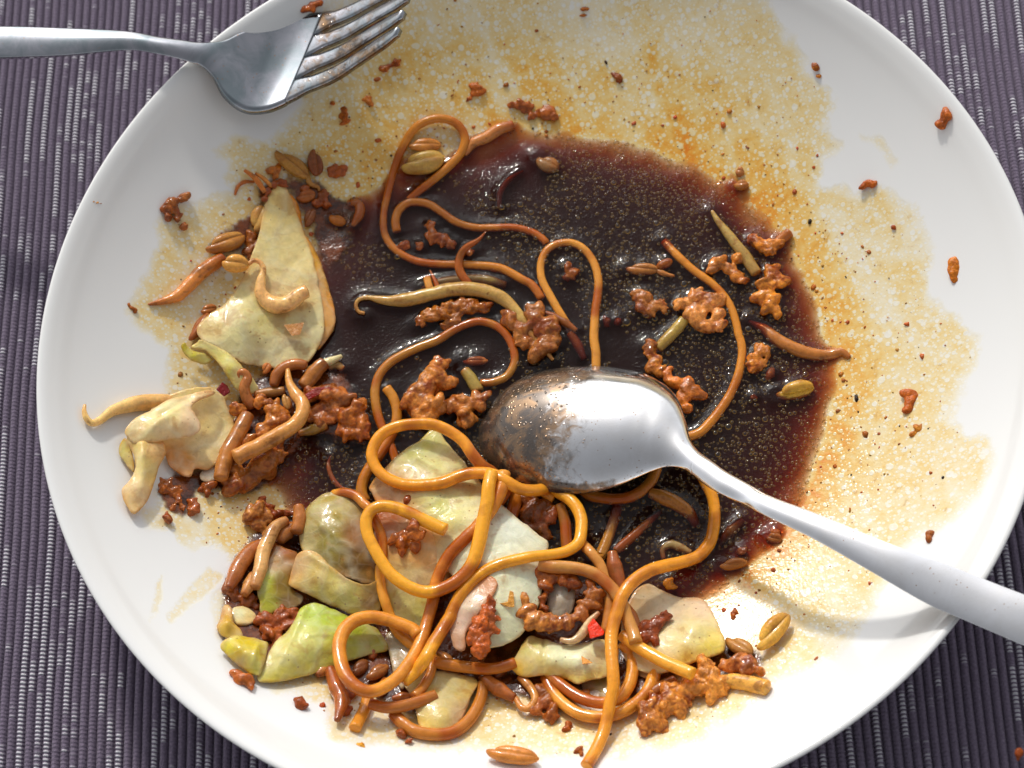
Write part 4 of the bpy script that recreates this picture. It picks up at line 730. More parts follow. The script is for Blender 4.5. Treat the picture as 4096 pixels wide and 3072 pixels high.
# ------------------------------------------------------------------ cabbage leaves
def leaf(label, fr, outline, inner=(), th=.08, cols=None, parent=None, name='cabbage_leaf', bump=.06, veins=None, mat=None, group='pieces of cooked cabbage', lean=0.0):
    def smooth(P):
        Q = []
        n = len(P)
        for i in range(n):
            a, b_, c, d = (np.array(P[(i + j) % n], float) for j in (-1, 0, 1, 2)); m = max(2, int(np.hypot(*(c - b_)[:2]) / 12))
            for t in np.linspace(0, 1, m, endpoint=False): Q.append(.5 * (2 * b_ + (c - a) * t + (2 * a - 5 * b_ + 4 * c - d) * t * t + (3 * b_ - a - 3 * c + d) * t ** 3))
        return np.array(Q)
    O = [(p[0], p[1], p[2]) for p in outline]; S = smooth(O)
    rg = fbm(np.c_[S[:, :2] * .02, np.zeros(len(S))], 1, 3, 3) - .5; S[:, :2] += np.c_[rg, -rg] * 14
    x0, y0 = S[:, 0].min(), S[:, 1].min(); x1, y1 = S[:, 0].max(), S[:, 1].max(); g = 13.0
    gx, gy = np.meshgrid(np.arange(x0, x1, g), np.arange(y0, y1, g)); gx[::2] += g / 2
    d = poly_dist([tuple(p[:2]) for p in S], gx, gy); k = d > g * .6
    pts = np.vstack([S[:, :2], np.c_[gx[k], gy[k]]])
    C = np.array(O + [tuple(p) for p in inner], float)
    if lean: C[:, 2] += (C[:, 1] - C[:, 1].min()) * lean
    # thin plate spline for the height of the sheet
    def U_(r2): return np.where(r2 > 0, r2 * np.log(r2 + 1e-9), 0)
    sc = 1 / 400.; A = C[:, :2] * sc; n = len(A); K = U_(((A[:, None] - A[None]) ** 2).sum(-1)) + np.eye(n) * .01
    Pm = np.c_[np.ones(n), A]; Mx = np.block([[K, Pm], [Pm.T, np.zeros((3, 3))]]); w = np.linalg.solve(Mx, np.r_[C[:, 2], 0, 0, 0])
    Bp = pts * sc; hgt = U_(((Bp[:, None] - A[None]) ** 2).sum(-1)) @ w[:n] + np.c_[np.ones(len(Bp)), Bp] @ w[n:]
    nS = len(S); res = delaunay_2d_cdt([Vector(p) for p in pts], [(i, (i + 1) % nS) for i in range(nS)], [], 1, 1e-5)
    vs, _, fs = res[0], res[1], res[2]; q = np.array([tuple(v) for v in vs])
    if len(q) != len(pts):
        hgt = np.array([hgt[np.argmin(((pts - p) ** 2).sum(1))] for p in q])
    s = len(COL.objects)
    W0 = np.array([on(fr, x, y, max(h, .03)) for (x, y), h in zip(q, hgt)])
    W0[:, 2] += bump * ((fbm(P2(W0[:, 0], W0[:, 1]), .9, s, 3) - .5) * 2 + .5 * (np.abs(fbm(P2(W0[:, 0], W0[:, 1]), 1.6, s + 3, 2) - .5) * 4 - .4))
    if veins is not None:
        for (ax, ay, bx, by, wd, amp) in veins:
            a, b_ = np.array([ax, ay]), np.array([bx, by]); e = b_ - a; t = np.clip(((q - a) @ e) / (e @ e), 0, 1)
            dd = np.hypot(*(q - a - t[:, None] * e).T); W0[:, 2] += amp * np.exp(-(dd / wd) ** 2) * (1 - .6 * t)
    cols = cols or [(x0, y0, (205, 195, 140))]
    CC = np.minimum(np.array([s2l(c[2]) for c in cols]) * [1.30, 1.16, 1.08], .93); CP = np.array([c[:2] for c in cols], float)
    ww = 1 / ((((q[:, None] - CP[None]) ** 2).sum(-1)) + 900) ** 1.5; cc = (ww[..., None] * CC[None]).sum(1) / ww.sum(1)[:, None]
    dE = poly_dist([tuple(p[:2]) for p in S], q[:, 0], q[:, 1]); e = np.clip(1 - dE / 26 + (fbm(np.c_[q * .012, np.zeros(len(q))], 1, s, 2) - .5) * 1.5, 0, 1)[:, None] * .6 * np.clip(1.6 - dE / 45, 0, 1)[:, None]
    cc = cc * (1 - e) + cc * np.array([.85, .55, .3]) * e
    o = mesh_obj(name, W0, [tuple(f) for f in fs], mat or M_LEAF, parent, cc)
    me = o.data; bm = bmesh.new(); bm.from_mesh(me); bmesh.ops.recalc_face_normals(bm, faces=bm.faces)
    if sum(f.normal.z for f in bm.faces) < 0: bmesh.ops.reverse_faces(bm, faces=bm.faces)
    bm.to_mesh(me); bm.free(); me.polygons.foreach_set('use_smooth', np.ones(len(me.polygons), bool))
    md = o.modifiers.new('thickness', 'SOLIDIFY'); md.thickness = th * .62 * CM; md.offset = -1
    if parent is None: tag(o, label, 'cabbage', group)
    return o
def leaf_root(label, fr, x, y, h, name='cabbage_leaf'):
    r = empty(name, on(fr, x, y, h)); tag(r, label, 'cabbage', 'pieces of cooked cabbage'); return r

# the big pale triangular leaf at the upper left of the pool
R1 = leaf_root('big pale triangular cabbage leaf with a yellow cut edge beside the pool', 'D', 1500, 1000, .1)
leaf('', 'D', [(1480, 260, .25), (1540, 250, .25), (1580, 330, .3), (1640, 470, .3), (1700, 640, .32), (1760, 820, .32), (1800, 1000, .3), (1830, 1180, .3), (1840, 1330, .25), (1790, 1460, .2), (1700, 1580, .2),
               (1560, 1620, .25), (1420, 1600, .3), (1330, 1590, .35), (1240, 1570, .5), (1110, 1500, .5), (1010, 1440, .55), (930, 1390, .5), (900, 1310, .4), (990, 1215, .35), (1120, 1120, .4), (1230, 960, .45), (1310, 760, .5), (1360, 600, .45), (1400, 400, .3)],
     [(1500, 700, .45), (1560, 1000, .5), (1450, 1200, .6), (1300, 1350, .75), (1150, 1320, .75), (1600, 1350, .4), (1230, 1260, .8)], .10,
     [(1500, 400, (225, 200, 130)), (1480, 700, (218, 205, 145)), (1600, 1000, (220, 205, 145)), (1400, 1250, (200, 195, 130)), (1500, 1450, (215, 208, 160)), (1200, 1400, (222, 215, 160)), (1000, 1300, (215, 200, 140))],
     R1, 'blade', .05, [(1240, 1230, 1350, 1400, 50, .12)])
leaf('', 'D', [(1545, 300, .24), (1600, 340, .2), (1660, 430, .16), (1690, 600, .14), (1790, 780, .12), (1860, 980, .1), (1915, 1180, .1), (1915, 1290, .1), (1860, 1400, .1), (1790, 1470, .12), (1830, 1330, .22), (1825, 1180, .28), (1795, 1000, .29), (1750, 820, .30), (1690, 640, .3), (1625, 470, .28)],
     [], .1, [(1650, 500, (225, 150, 55)), (1850, 1200, (225, 155, 50)), (1770, 900, (230, 170, 70))], R1, 'cut_edge', .02)
leaf('', 'D', [(930, 1400, .5), (1040, 1450, .55), (1160, 1520, .6), (1240, 1600, .6), (1350, 1740, .45), (1320, 1800, .35), (1220, 1790, .4), (1130, 1690, .5), (1050, 1560, .5), (960, 1480, .45), (850, 1460, .35), (900, 1420, .4)],
     [(1150, 1600, .7), (1250, 1720, .55)], .1, [(1000, 1450, (220, 215, 130)), (1200, 1650, (225, 218, 150)), (1120, 1640, (205, 200, 90))], R1, 'leaf_foot', .03)
leaf('', 'D', [(785, 1440, .5), (810, 1420, .5), (850, 1470, .45), (950, 1500, .4), (1020, 1540, .35), (960, 1580, .3), (880, 1560, .35), (810, 1510, .4)],
     [(880, 1520, .55)], .06, [(830, 1480, (190, 190, 40)), (950, 1530, (200, 195, 90))], R1, 'frill', .10)
# folded cabbage at the left
R2 = leaf_root('folded cream cabbage piece with a hanging flap on the left slope', 'E', 750, 700, .1)
leaf('', 'E', [(560, 440, .3), (660, 350, .35), (780, 300, .5), (900, 275, .6), (1010, 275, .6), (1080, 330, .5), (1130, 430, .4), (1175, 560, .3), (1150, 700, .3), (1050, 830, .3), (980, 880, .3), (890, 870, .35), (850, 930, .3), (780, 920, .2), (700, 850, .2), (650, 720, .3), (600, 560, .4)],
     [(950, 500, .25), (1000, 650, .2), (850, 780, .3), (1000, 350, .55)], .10, [(900, 320, (228, 208, 140)), (1000, 500, (222, 205, 140)), (950, 700, (205, 190, 135)), (780, 850, (200, 140, 70)), (700, 500, (225, 200, 135))], R2, 'back_fold', .05)
leaf('', 'E', [(370, 590, .55), (440, 510, .6), (560, 450, .7), (680, 370, .8), (820, 330, .85), (1000, 290, .8), (1030, 320, .75), (900, 370, .95), (860, 430, 1.0), (910, 510, 1.0), (925, 590, .95), (850, 640, .85), (720, 660, .75), (600, 680, .7), (500, 690, .65), (430, 690, .55), (380, 640, .5)],
     [(700, 500, 1.05), (560, 580, .9), (800, 540, 1.1)], .10, [(480, 600, (225, 205, 145)), (700, 450, (232, 212, 150)), (850, 520, (222, 195, 155)), (700, 600, (230, 200, 150))], R2, 'top_fold', .07, [(600, 560, 760, 400, 30, .10), (640, 480, 850, 340, 22, -.10)])
leaf('', 'E', [(380, 640, .5), (440, 670, .6), (560, 660, .65), (650, 680, .6), (670, 760, .5), (620, 860, .45), (590, 960, .4), (550, 1080, .35), (480, 1180, .3), (430, 1200, .25), (370, 1140, .2), (345, 1030, .25), (400, 960, .4), (440, 880, .5), (440, 790, .5), (400, 710, .45)],
     [(500, 780, .75), (510, 900, .65), (470, 1040, .55)], .12, [(420, 680, (215, 195, 110)), (520, 850, (230, 205, 130)), (460, 1080, (225, 195, 140)), (600, 760, (225, 190, 130))], R2, 'hanging_flap', .06, [(500, 700, 500, 1000, 35, .12)])
leaf('', 'E', [(330, 700, .15), (365, 650, .3), (400, 690, .35), (430, 800, .35), (430, 900, .25), (380, 850, .15), (330, 780, .1)], [], .06, [(350, 740, (200, 190, 90)), (410, 800, (195, 170, 80))], R2, 'green_edge', .03)
# pale leaf in the middle, white part towards the right
leaf('long pale leaf under the big noodle loop, white towards its lower end', 'F',
     [(775, 770, .45), (830, 775, .45), (900, 860, .45), (980, 950, .4), (1060, 1050, .35), (1180, 1190, .4), (1300, 1320, .45), (1430, 1430, .5), (1540, 1520, .5), (1640, 1600, .45), (1640, 1680, .4), (1620, 1800, .4), (1600, 1950, .4), (1560, 2100, .4), (1450, 2280, .4), (1300, 2360, .45), (1150, 2350, .5), (1050, 2200, .5), (1000, 2000, .55), (940, 1850, .55),
      (800, 1740, .5), (650, 1600, .5), (520, 1500, .5), (420, 1370, .45), (350, 1250, .35), (330, 1180, .35), (440, 1050, .45), (520, 970, .5), (620, 900, .5), (700, 850, .5)],
     [(700, 1000, .6), (900, 1300, .72), (1200, 1500, .8), (1350, 1900, .8), (1000, 1700, .75), (650, 1250, .65), (1250, 2150, .75)], .09,
     [(700, 900, (195, 200, 110)), (800, 1000, (215, 215, 150)), (700, 1110, (228, 222, 175)), (850, 1350, (190, 195, 110)), (950, 1250, (215, 215, 150)), (1350, 1480, (240, 238, 215)), (1200, 1700, (240, 234, 205)), (1300, 1950, (226, 224, 190)), (1500, 1800, (238, 235, 205)), (1300, 2200, (232, 228, 190)), (500, 1200, (200, 160, 95)), (450, 1350, (190, 120, 50)), (700, 1520, (215, 165, 90))],
     None, 'cabbage_leaf', .08, [(690, 980, 900, 1100, 25, .08)], lean=.0003)
leaf('amber sheet of cabbage inside the doubled noodle', 'G', [(1330, 90, .8), (1450, 70, .85), (1600, 150, .85), (1720, 220, .85), (1850, 310, .8), (1870, 400, .7), (1850, 560, .6), (1760, 700, .6), (1700, 900, .6), (1600, 960, .5), (1450, 900, .5), (1330, 760, .55), (1290, 560, .6), (1270, 400, .7), (1290, 220, .8)],
     [(1600, 350, .95), (1500, 600, .75)], .07, [(1400, 180, (170, 110, 70)), (1600, 400, (215, 165, 95)), (1750, 320, (225, 175, 110)), (1550, 560, (205, 190, 130)), (1500, 760, (195, 190, 100)), (1650, 850, (185, 185, 100))], None, 'cabbage_leaf', .08)
# olive translucent leaf with lower lip
R3 = leaf_root('glossy olive translucent leaf domed at the left of the pile', 'G', 1000, 400, .1)
leaf('', 'G', [(770, 110, .6), (830, 20, .6), (930, -50, .6), (1060, -60, .6), (1160, -20, .6), (1230, 80, .7), (1260, 250, .7), (1290, 420, .7), (1300, 600, .7), (1230, 620, .8), (1100, 580, .85), (950, 520, .85), (850, 450, .8), (760, 380, .7), (735, 280, .6), (740, 190, .6)],
     [(1000, 200, 1.05), (1100, 350, 1.0), (900, 150, .95)], .07, [(850, 60, (170, 160, 85)), (1000, 100, (165, 150, 80)), (950, 300, (140, 130, 50)), (1150, 250, (150, 110, 70)), (1200, 480, (120, 95, 50)), (800, 250, (175, 165, 110))], R3, 'dome', .12, [(900, 200, 1150, 380, 26, .06), (1000, 100, 1100, 200, 20, .07)])
leaf('', 'G', [(690, 470, .65), (720, 400, .8), (800, 370, .9), (880, 400, .95), (960, 480, 1.0), (1100, 590, 1.0), (1230, 620, .95), (1310, 600, .85), (1340, 700, .65), (1320, 830, .5), (1160, 850, .5), (1040, 810, .5), (900, 750, .5), (760, 680, .5), (660, 630, .5), (665, 560, .55)],
     [(850, 560, .9), (1050, 690, .85), (1200, 740, .8)], .10, [(720, 480, (215, 175, 110)), (850, 520, (195, 175, 95)), (1000, 620, (205, 195, 115)), (1100, 750, (185, 185, 100)), (1250, 720, (150, 130, 75)), (900, 700, (190, 180, 95))], R3, 'folded_lip', .05, [(820, 420, 1120, 600, 26, .08)])
leaf('bright green curved leaf left of the noodle ring', 'G', [(790, 770, .55), (860, 760, .6), (950, 790, .6), (1080, 850, .5), (1200, 900, .45), (1310, 960, .4), (1390, 1090, .35), (1280, 1130, .3), (1120, 1180, .3), (1000, 1220, .28), (850, 1280, .2), (700, 1320, .18), (560, 1345, .15), (430, 1330, .15), (440, 1240, .25), (490, 1150, .4), (560, 1040, .5), (640, 970, .55), (700, 880, .6), (740, 800, .6)],
     [(800, 1000, .75), (650, 1150, .65), (1000, 1000, .65)], .08, [(900, 850, (165, 190, 55)), (1100, 950, (165, 190, 60)), (800, 1050, (200, 205, 120)), (600, 1150, (205, 200, 125)), (650, 1290, (205, 195, 60)), (1000, 1150, (190, 195, 85)), (1250, 1050, (160, 165, 70))], None, 'cabbage_leaf', .05, [(780, 800, 560, 1280, 20, .05), (800, 1000, 1050, 980, 12, .03)])
leaf('crumpled yellow green leaf tip at the lower left corner of the pile', 'G', [(150, 1080, .2), (190, 1030, .35), (270, 1000, .45), (350, 1010, .5), (430, 1030, .5), (500, 1060, .45), (490, 1150, .4), (450, 1280, .3), (400, 1290, .25), (350, 1270, .2), (280, 1220, .15), (210, 1160, .15)],
     [(300, 1100, .6), (400, 1150, .6)], .08, [(200, 1080, (205, 195, 60)), (350, 1080, (200, 185, 50)), (430, 1200, (195, 190, 60)), (300, 1150, (190, 165, 60))], None, 'cabbage_leaf', .08, [(430, 1080, 400, 1200, 22, .10)])
leaf('narrow yellow leaf strip standing at the far left of the pile', 'G', [(165, 790, .25), (200, 770, .35), (235, 810, .4), (245, 900, .4), (300, 950, .35), (310, 1010, .3), (230, 1020, .25), (160, 1000, .15), (120, 940, .12), (150, 870, .2)],
     [(200, 900, .55)], .09, [(190, 820, (190, 150, 50)), (200, 950, (200, 170, 70))], None, 'cabbage_leaf', .05)
leaf('small cream stem slice above the crumpled leaf tip', 'G', [(240, 800, .2), (330, 790, .25), (410, 840, .25), (400, 900, .2), (300, 920, .2), (245, 890, .2)], [], .12, [(300, 820, (235, 220, 170)), (350, 870, (230, 190, 110))], None, 'cabbage_leaf', .02)
leaf('dark green torn leaf between the pale sprout and the olive leaf', 'G', [(560, 340, .45), (640, 360, .5), (720, 400, .5), (690, 520, .45), (670, 640, .35), (760, 720, .3), (700, 800, .25), (560, 830, .25), (460, 840, .3), (440, 740, .4), (420, 660, .45), (440, 570, .5), (500, 450, .5)],
     [(560, 560, .55), (600, 720, .35)], .07, [(480, 600, (170, 185, 45)), (560, 450, (160, 120, 50)), (620, 400, (150, 90, 45)), (600, 620, (150, 125, 55)), (640, 760, (120, 95, 60)), (500, 760, (165, 170, 55))], None, 'cabbage_leaf', .08)
leaf('yellow rimmed leaf piece above the nested noodle bends', 'H', [(385, 1200, .5), (430, 1120, .6), (500, 1020, .7), (600, 1040, .7), (720, 1070, .7), (850, 1060, .7), (950, 1040, .7), (1060, 1080, .6), (1050, 1230, .5), (990, 1270, .5), (880, 1300, .45), (800, 1325, .4), (720, 1290, .4), (600, 1270, .45), (480, 1275, .4), (410, 1250, .4)],
     [(650, 1170, .85), (850, 1180, .8), (520, 1150, .75)], .12, [(480, 1100, (200, 195, 120)), (500, 1200, (225, 200, 120)), (420, 1230, (225, 180, 60)), (700, 1130, (235, 228, 190)), (850, 1180, (238, 232, 195)), (700, 1275, (230, 190, 60)), (900, 1285, (228, 190, 60)), (1000, 1150, (210, 200, 120))], None, 'cabbage_leaf', .06, [(590, 1020, 590, 1240, 12, -.08)])
leaf('broad translucent leaf with a yellow rim at the right of the pile', 'H', [(1120, 820, .45), (1180, 720, .35), (1260, 690, .25), (1360, 740, .15), (1480, 775, .12), (1580, 780, .18), (1650, 850, .3), (1700, 950, .4), (1735, 1040, .45), (1730, 1110, .4), (1640, 1150, .4), (1540, 1185, .4), (1430, 1230, .4), (1300, 1250, .4), (1180, 1230, .4), (1100, 1150, .45), (1080, 1000, .5), (1090, 900, .5)],
     [(1350, 950, .5), (1550, 950, .6), (1500, 1080, .65)], .09, [(1200, 780, (190, 170, 130)), (1400, 850, (200, 185, 155)), (1580, 840, (215, 195, 165)), (1550, 1000, (215, 205, 140)), (1650, 1080, (225, 200, 90)), (1400, 1080, (215, 200, 140)), (1500, 1195, (225, 185, 60)), (1250, 1150, (215, 200, 140))], None, 'cabbage_leaf', .06)
leaf('lowest leaf with a yellow tip at the very bottom of the pile', 'U', [(640, 330, .3), (750, 290, .35), (900, 290, .35), (1040, 310, .3), (1120, 360, .3), (1080, 460, .3), (1040, 560, .25), (980, 650, .2), (900, 695, .15), (800, 695, .15), (755, 640, .2), (730, 540, .3), (690, 430, .3)],
     [(880, 470, .5), (920, 600, .4)], .09, [(800, 350, (180, 165, 90)), (950, 400, (190, 175, 105)), (900, 530, (200, 180, 95)), (850, 660, (225, 190, 80)), (1000, 560, (185, 145, 85))], None, 'cabbage_leaf', .05)
leaf('grey translucent leaf strip running under the noodle ring', 'U', [(545, 60, .35), (640, 40, .4), (760, 120, .4), (820, 200, .4), (780, 290, .35), (700, 330, .3), (650, 400, .25), (600, 330, .3), (570, 200, .35)],
     [(680, 200, .5)], .07, [(600, 120, (150, 145, 115)), (700, 250, (170, 160, 125))], None, 'cabbage_leaf', .05)
leaf('pinkish onion petal beside the sweeping noodle', 'H', [(215, 650, 1.13), (260, 640, 1.18), (300, 680, 1.23), (270, 760, 1.28), (215, 840, 1.28), (150, 920, 1.23), (100, 1000, 1.18), (90, 1100, 1.08), (30, 1090, 1.03), (0, 1000, 1.08), (10, 900, 1.08), (60, 790, 1.08), (130, 710, 1.08)],
     [(130, 850, 1.33)], .10, [(250, 690, (200, 150, 110)), (130, 800, (205, 185, 160)), (100, 950, (210, 185, 165)), (50, 1050, (185, 150, 120))], None, 'onion_petal', .03)
leaf('grey see through leaf scrap inside the ring of meat', 'H', [(630, 700, .55), (700, 680, .6), (780, 700, .6), (790, 790, .6), (760, 880, .55), (700, 910, .55), (630, 870, .55), (610, 780, .55)], [(700, 790, .7)], .06, [(660, 740, (190, 178, 160)), (740, 820, (150, 140, 125))], None, 'cabbage_leaf', .04)
leaf('green brown leaf scrap seen between the nested noodle bends', 'H', [(830, 1290, .2), (950, 1270, .25), (1050, 1250, .25), (1080, 1330, .2), (1040, 1410, .2), (930, 1420, .15), (850, 1370, .15)], [], .07, [(950, 1330, (160, 140, 65)), (900, 1380, (120, 80, 35))], None, 'cabbage_leaf', .04)
leaf('pale leaf edge below the straight sloping noodle', 'H', [(1180, 1190, .3), (1290, 1180, .35), (1340, 1240, .3), (1290, 1290, .25), (1200, 1270, .2)], [], .07, [(1250, 1220, (205, 170, 100))], None, 'cabbage_leaf', .03)
leaf('clear onion scrap beside the round crumb', 'E', [(930, 900, .2), (1020, 860, .25), (1060, 930, .25), (990, 970, .2), (930, 950, .2)], [], .06, [(980, 910, (200, 190, 170))], None, 'onion_petal', .02)

# ------------------------------------------------------------------ thick sauce lying under the food
def sauce(label, fr, poly, h=.04, name='sauce_puddle'):
    P = [(p[0], p[1], h) for p in poly]; n = len(P); S = []
    for i in range(n):
        a, b_, c, d = (np.array(P[(i + j) % n], float) for j in (-1, 0, 1, 2))
        for t in np.linspace(0, 1, 8, endpoint=False): S.append(.5 * (2 * b_ + (c - a) * t + (2 * a - 5 * b_ + 4 * c - d) * t * t + (3 * b_ - a - 3 * c + d) * t ** 3))
    S = np.array(S); g = 16.; gx, gy = np.meshgrid(np.arange(S[:, 0].min(), S[:, 0].max(), g), np.arange(S[:, 1].min(), S[:, 1].max(), g))
    pl = [tuple(p[:2]) for p in S]; d = poly_dist(pl, gx, gy); k = d > 6; pts = np.vstack([S[:, :2], np.c_[gx[k], gy[k]]])
    r = delaunay_2d_cdt([Vector(p) for p in pts], [(i, (i + 1) % len(S)) for i in range(len(S))], [], 1, 1e-5); q = np.array([tuple(v) for v in r[0]])
    dd = np.maximum(poly_dist(pl, q[:, 0], q[:, 1]), 0); e = np.clip(dd / 45, 0, 1)
    V = np.array([on(fr, x, y, .012 + h * math.sqrt(float(t))) for (x, y), t in zip(q, e)]); V[:, 2] += .03 * (fbm(V, 2.2, 4, 2) - .5) * e
    F = [tuple(f) for f in r[2]]
    o = mesh_obj(name, V, F, SAUCE, attrs=dict(edge=e)); tag(o, label, 'sauce', 'puddles of thick brown sauce')
SAUCE = m_glaze()
sauce('brown sauce puddle under the whole central pile', 'O', [(500, 1200), (560, 1120), (640, 1090), (740, 1090), (840, 1080), (950, 1150), (1100, 1190), (1250, 1240), (1400, 1290), (1500, 1320), (1560, 1400), (1540, 1450), (1450, 1480), (1380, 1520), (1250, 1500), (1150, 1520), (1040, 1500), (930, 1560), (860, 1540), (760, 1480), (700, 1460), (560, 1440), (480, 1400), (470, 1300)], .13)
sauce('brown sauce puddle around the left cabbage and meat', 'O', [(330, 1060), (380, 1010), (440, 1000), (480, 940), (500, 860), (560, 800), (700, 780), (760, 820), (720, 900), (660, 960), (600, 1040), (520, 1080), (440, 1070), (420, 1110), (380, 1130)], .03)
sauce('thick dark sauce binding the meat and sprouts on the left shore', 'O', [(462, 1015), (485, 940), (515, 860), (560, 800), (640, 775), (720, 790), (765, 830), (800, 890), (795, 960), (740, 965), (670, 950), (625, 1000), (560, 1070), (480, 1065)], .16)
sauce('brown sauce puddle around the beans right of the leaf tip', 'O', [(560, 390), (620, 370), (700, 390), (760, 430), (800, 420), (790, 480), (740, 560), (700, 600), (660, 500), (600, 420), (560, 500), (530, 560), (460, 560), (440, 530), (490, 480), (540, 440)], .03)
sauce('thin brown sauce between the golden bean and the biggest meat lump', 'O', [(1480, 1330), (1560, 1370), (1640, 1390), (1660, 1440), (1600, 1460), (1540, 1470), (1480, 1450)], .02)

# ------------------------------------------------------------------ pool of broth with real depth
def build_pool():
    N = 300; L = 8.6; xs = np.linspace(-L, L, N); gx, gy = np.meshgrid(xs, xs); Z = np.full(gx.shape, POOL)
    near = [(a[0], a[1], a[2], a[3]) for a in CENTRES if a[0] ** 2 + a[1] ** 2 < 81 and a[2] - a[3] < POOL + .05 and a[2] + a[3] > POOL - .08]
    kd = kdtree.KDTree(len(near)); [kd.insert(Vector((a[0], a[1], 0)), i) for i, a in enumerate(near)]; kd.balance()
    r = np.hypot(gx, gy)
    for i in range(N):
        for j in range(N):
            if r[i, j] < 8.5:
                m = 0
                for _, ix, d in kd.find_n(Vector((gx[i, j], gy[i, j], 0)), 3):
                    rr = near[ix][3]; e = max(d - rr * .95, 0); m = max(m, .11 * math.exp(-e / .15) if e < 1 else 0)
                Z[i, j] += m
    Z += .004 * (fbm(P2(gx, gy), .5, 3, 2) - .5) * 2
    Z += np.clip((r - 6.8) / .8, 0, 1) * .09 * (fbm(P2(gx, gy), .9, 21, 3) - .52) * 2
    # flat polar sheet would waste detail: keep the square grid inside the shore radius
    keep = r < 8.45; idx = -np.ones(gx.shape, int); idx[keep] = np.arange(keep.sum()); n = keep.sum()
    top = np.c_[gx[keep], gy[keep], Z[keep]]; bot = top.copy(); bot[:, 2] = .30
    V = np.vstack([top, bot]); q = keep[:-1, :-1] & keep[1:, :-1] & keep[:-1, 1:] & keep[1:, 1:]
    a, b_, c, d = idx[:-1, :-1][q], idx[:-1, 1:][q], idx[1:, 1:][q], idx[1:, :-1][q]
    Ft = np.stack([a, b_, c, d], -1); Fb = Ft[:, ::-1] + n
    E = {}
    for f in Ft:
        for u, v in zip(f, np.roll(f, -1)): E[(u, v)] = 1
    S = [(v, u, u + n, v + n) for (u, v) in E if (v, u) not in E]
    F = np.vstack([Ft, Fb, np.array(S)])
    depth = np.clip((POOL - plate_z(np.hypot(V[:, 0], V[:, 1]))) / .16, 0, 1) ** 1.5
    o = mesh_obj('broth_pool', V, F, m_liquid(), attrs=dict(depth=depth)); tag(o, 'dark soy coloured broth pooled in the middle of the dish', 'sauce')
    # droplets of oil, flattened domes of their own
    Vs, Fs, Rm = [], [], []; base = 0; k = 10; aa = np.linspace(0, 2 * np.pi, k, endpoint=False); rng = np.random.default_rng(3)
    zi = lambda x, y: Z[min(N - 1, max(0, int((y + L) / (2 * L) * (N - 1) + .5))), min(N - 1, max(0, int((x + L) / (2 * L) * (N - 1) + .5)))]
    occ = {}
    cnt = 0
    for t in range(26000):
        x, y = rng.uniform(-8, 8, 2); rr = math.hypot(x, y)
        if rr > 7.95: continue
        s = .026 + .030 * rng.random() ** 1.5 + (.050 * rng.random() if rng.random() < .24 else 0) + (.05 * rng.random() if rng.random() < .02 else 0)
        if vn_mask(x, y) < rng.random() * .85 + .16: continue
        key = (int(x / .12), int(y / .12)); bad = False
        for dx in (-1, 0, 1):
            for dy in (-1, 0, 1):
                for (ox, oy, os) in occ.get((key[0] + dx, key[1] + dy), ()):
                    if (ox - x) ** 2 + (oy - y) ** 2 < (os + s) ** 2: bad = True
        if bad: continue
        _, ix, d = kd.find(Vector((x, y, 0)))
        if d < near[ix][3] * .95: continue
        occ.setdefault(key, []).append((x, y, s)); z = zi(x, y) + .002; cnt += 1
        w_ = min(.34, .015 / s); rings = ((1.0, 0, 0.6), (1 - w_ * .35, .14, 1.0), (1 - w_, .24, .8), (1 - w_ * 1.3, .28, 0), (.35, .36, 0.0)) if s > .028 else ((1.0, 0, 0.8), (.72, .26, .8), (.5, .34, 0.0))
        vv = []; rm = []
        for f, hgt, rim in rings:
            for an in aa: vv.append((x + math.cos(an) * s * f, y + math.sin(an) * s * f, z + hgt * s)); rm.append(rim)
        vv.append((x, y, z + .38 * s)); rm.append(0)
        m = len(rings)
        for i in range(m - 1):
            for j in range(k): Fs.append((base + i * k + j, base + i * k + (j + 1) % k, base + (i + 1) * k + (j + 1) % k, base + (i + 1) * k + j))
        tri = base + m * k
        for j in range(0, k, 2): Fs.append((base + (m - 1) * k + j, base + (m - 1) * k + (j + 1) % k, base + (m - 1) * k + (j + 2) % k, tri))
        Vs += vv; Rm += rm; base += len(vv)
    o = mesh_obj('oil_droplets', np.array(Vs), np.array(Fs), m_droplet(), attrs=dict(rim=np.array(Rm)))
    tag(o, 'fine golden oil droplets floating all over the dark broth', 'oil', kind='stuff'); print('droplets', cnt)
def vn_mask(x, y): return float(np.clip((fbm(np.array([[x, y, 0.]]), .45, 6, 2)[0] - .3) * 2.6, .15, 1))
build_pool()

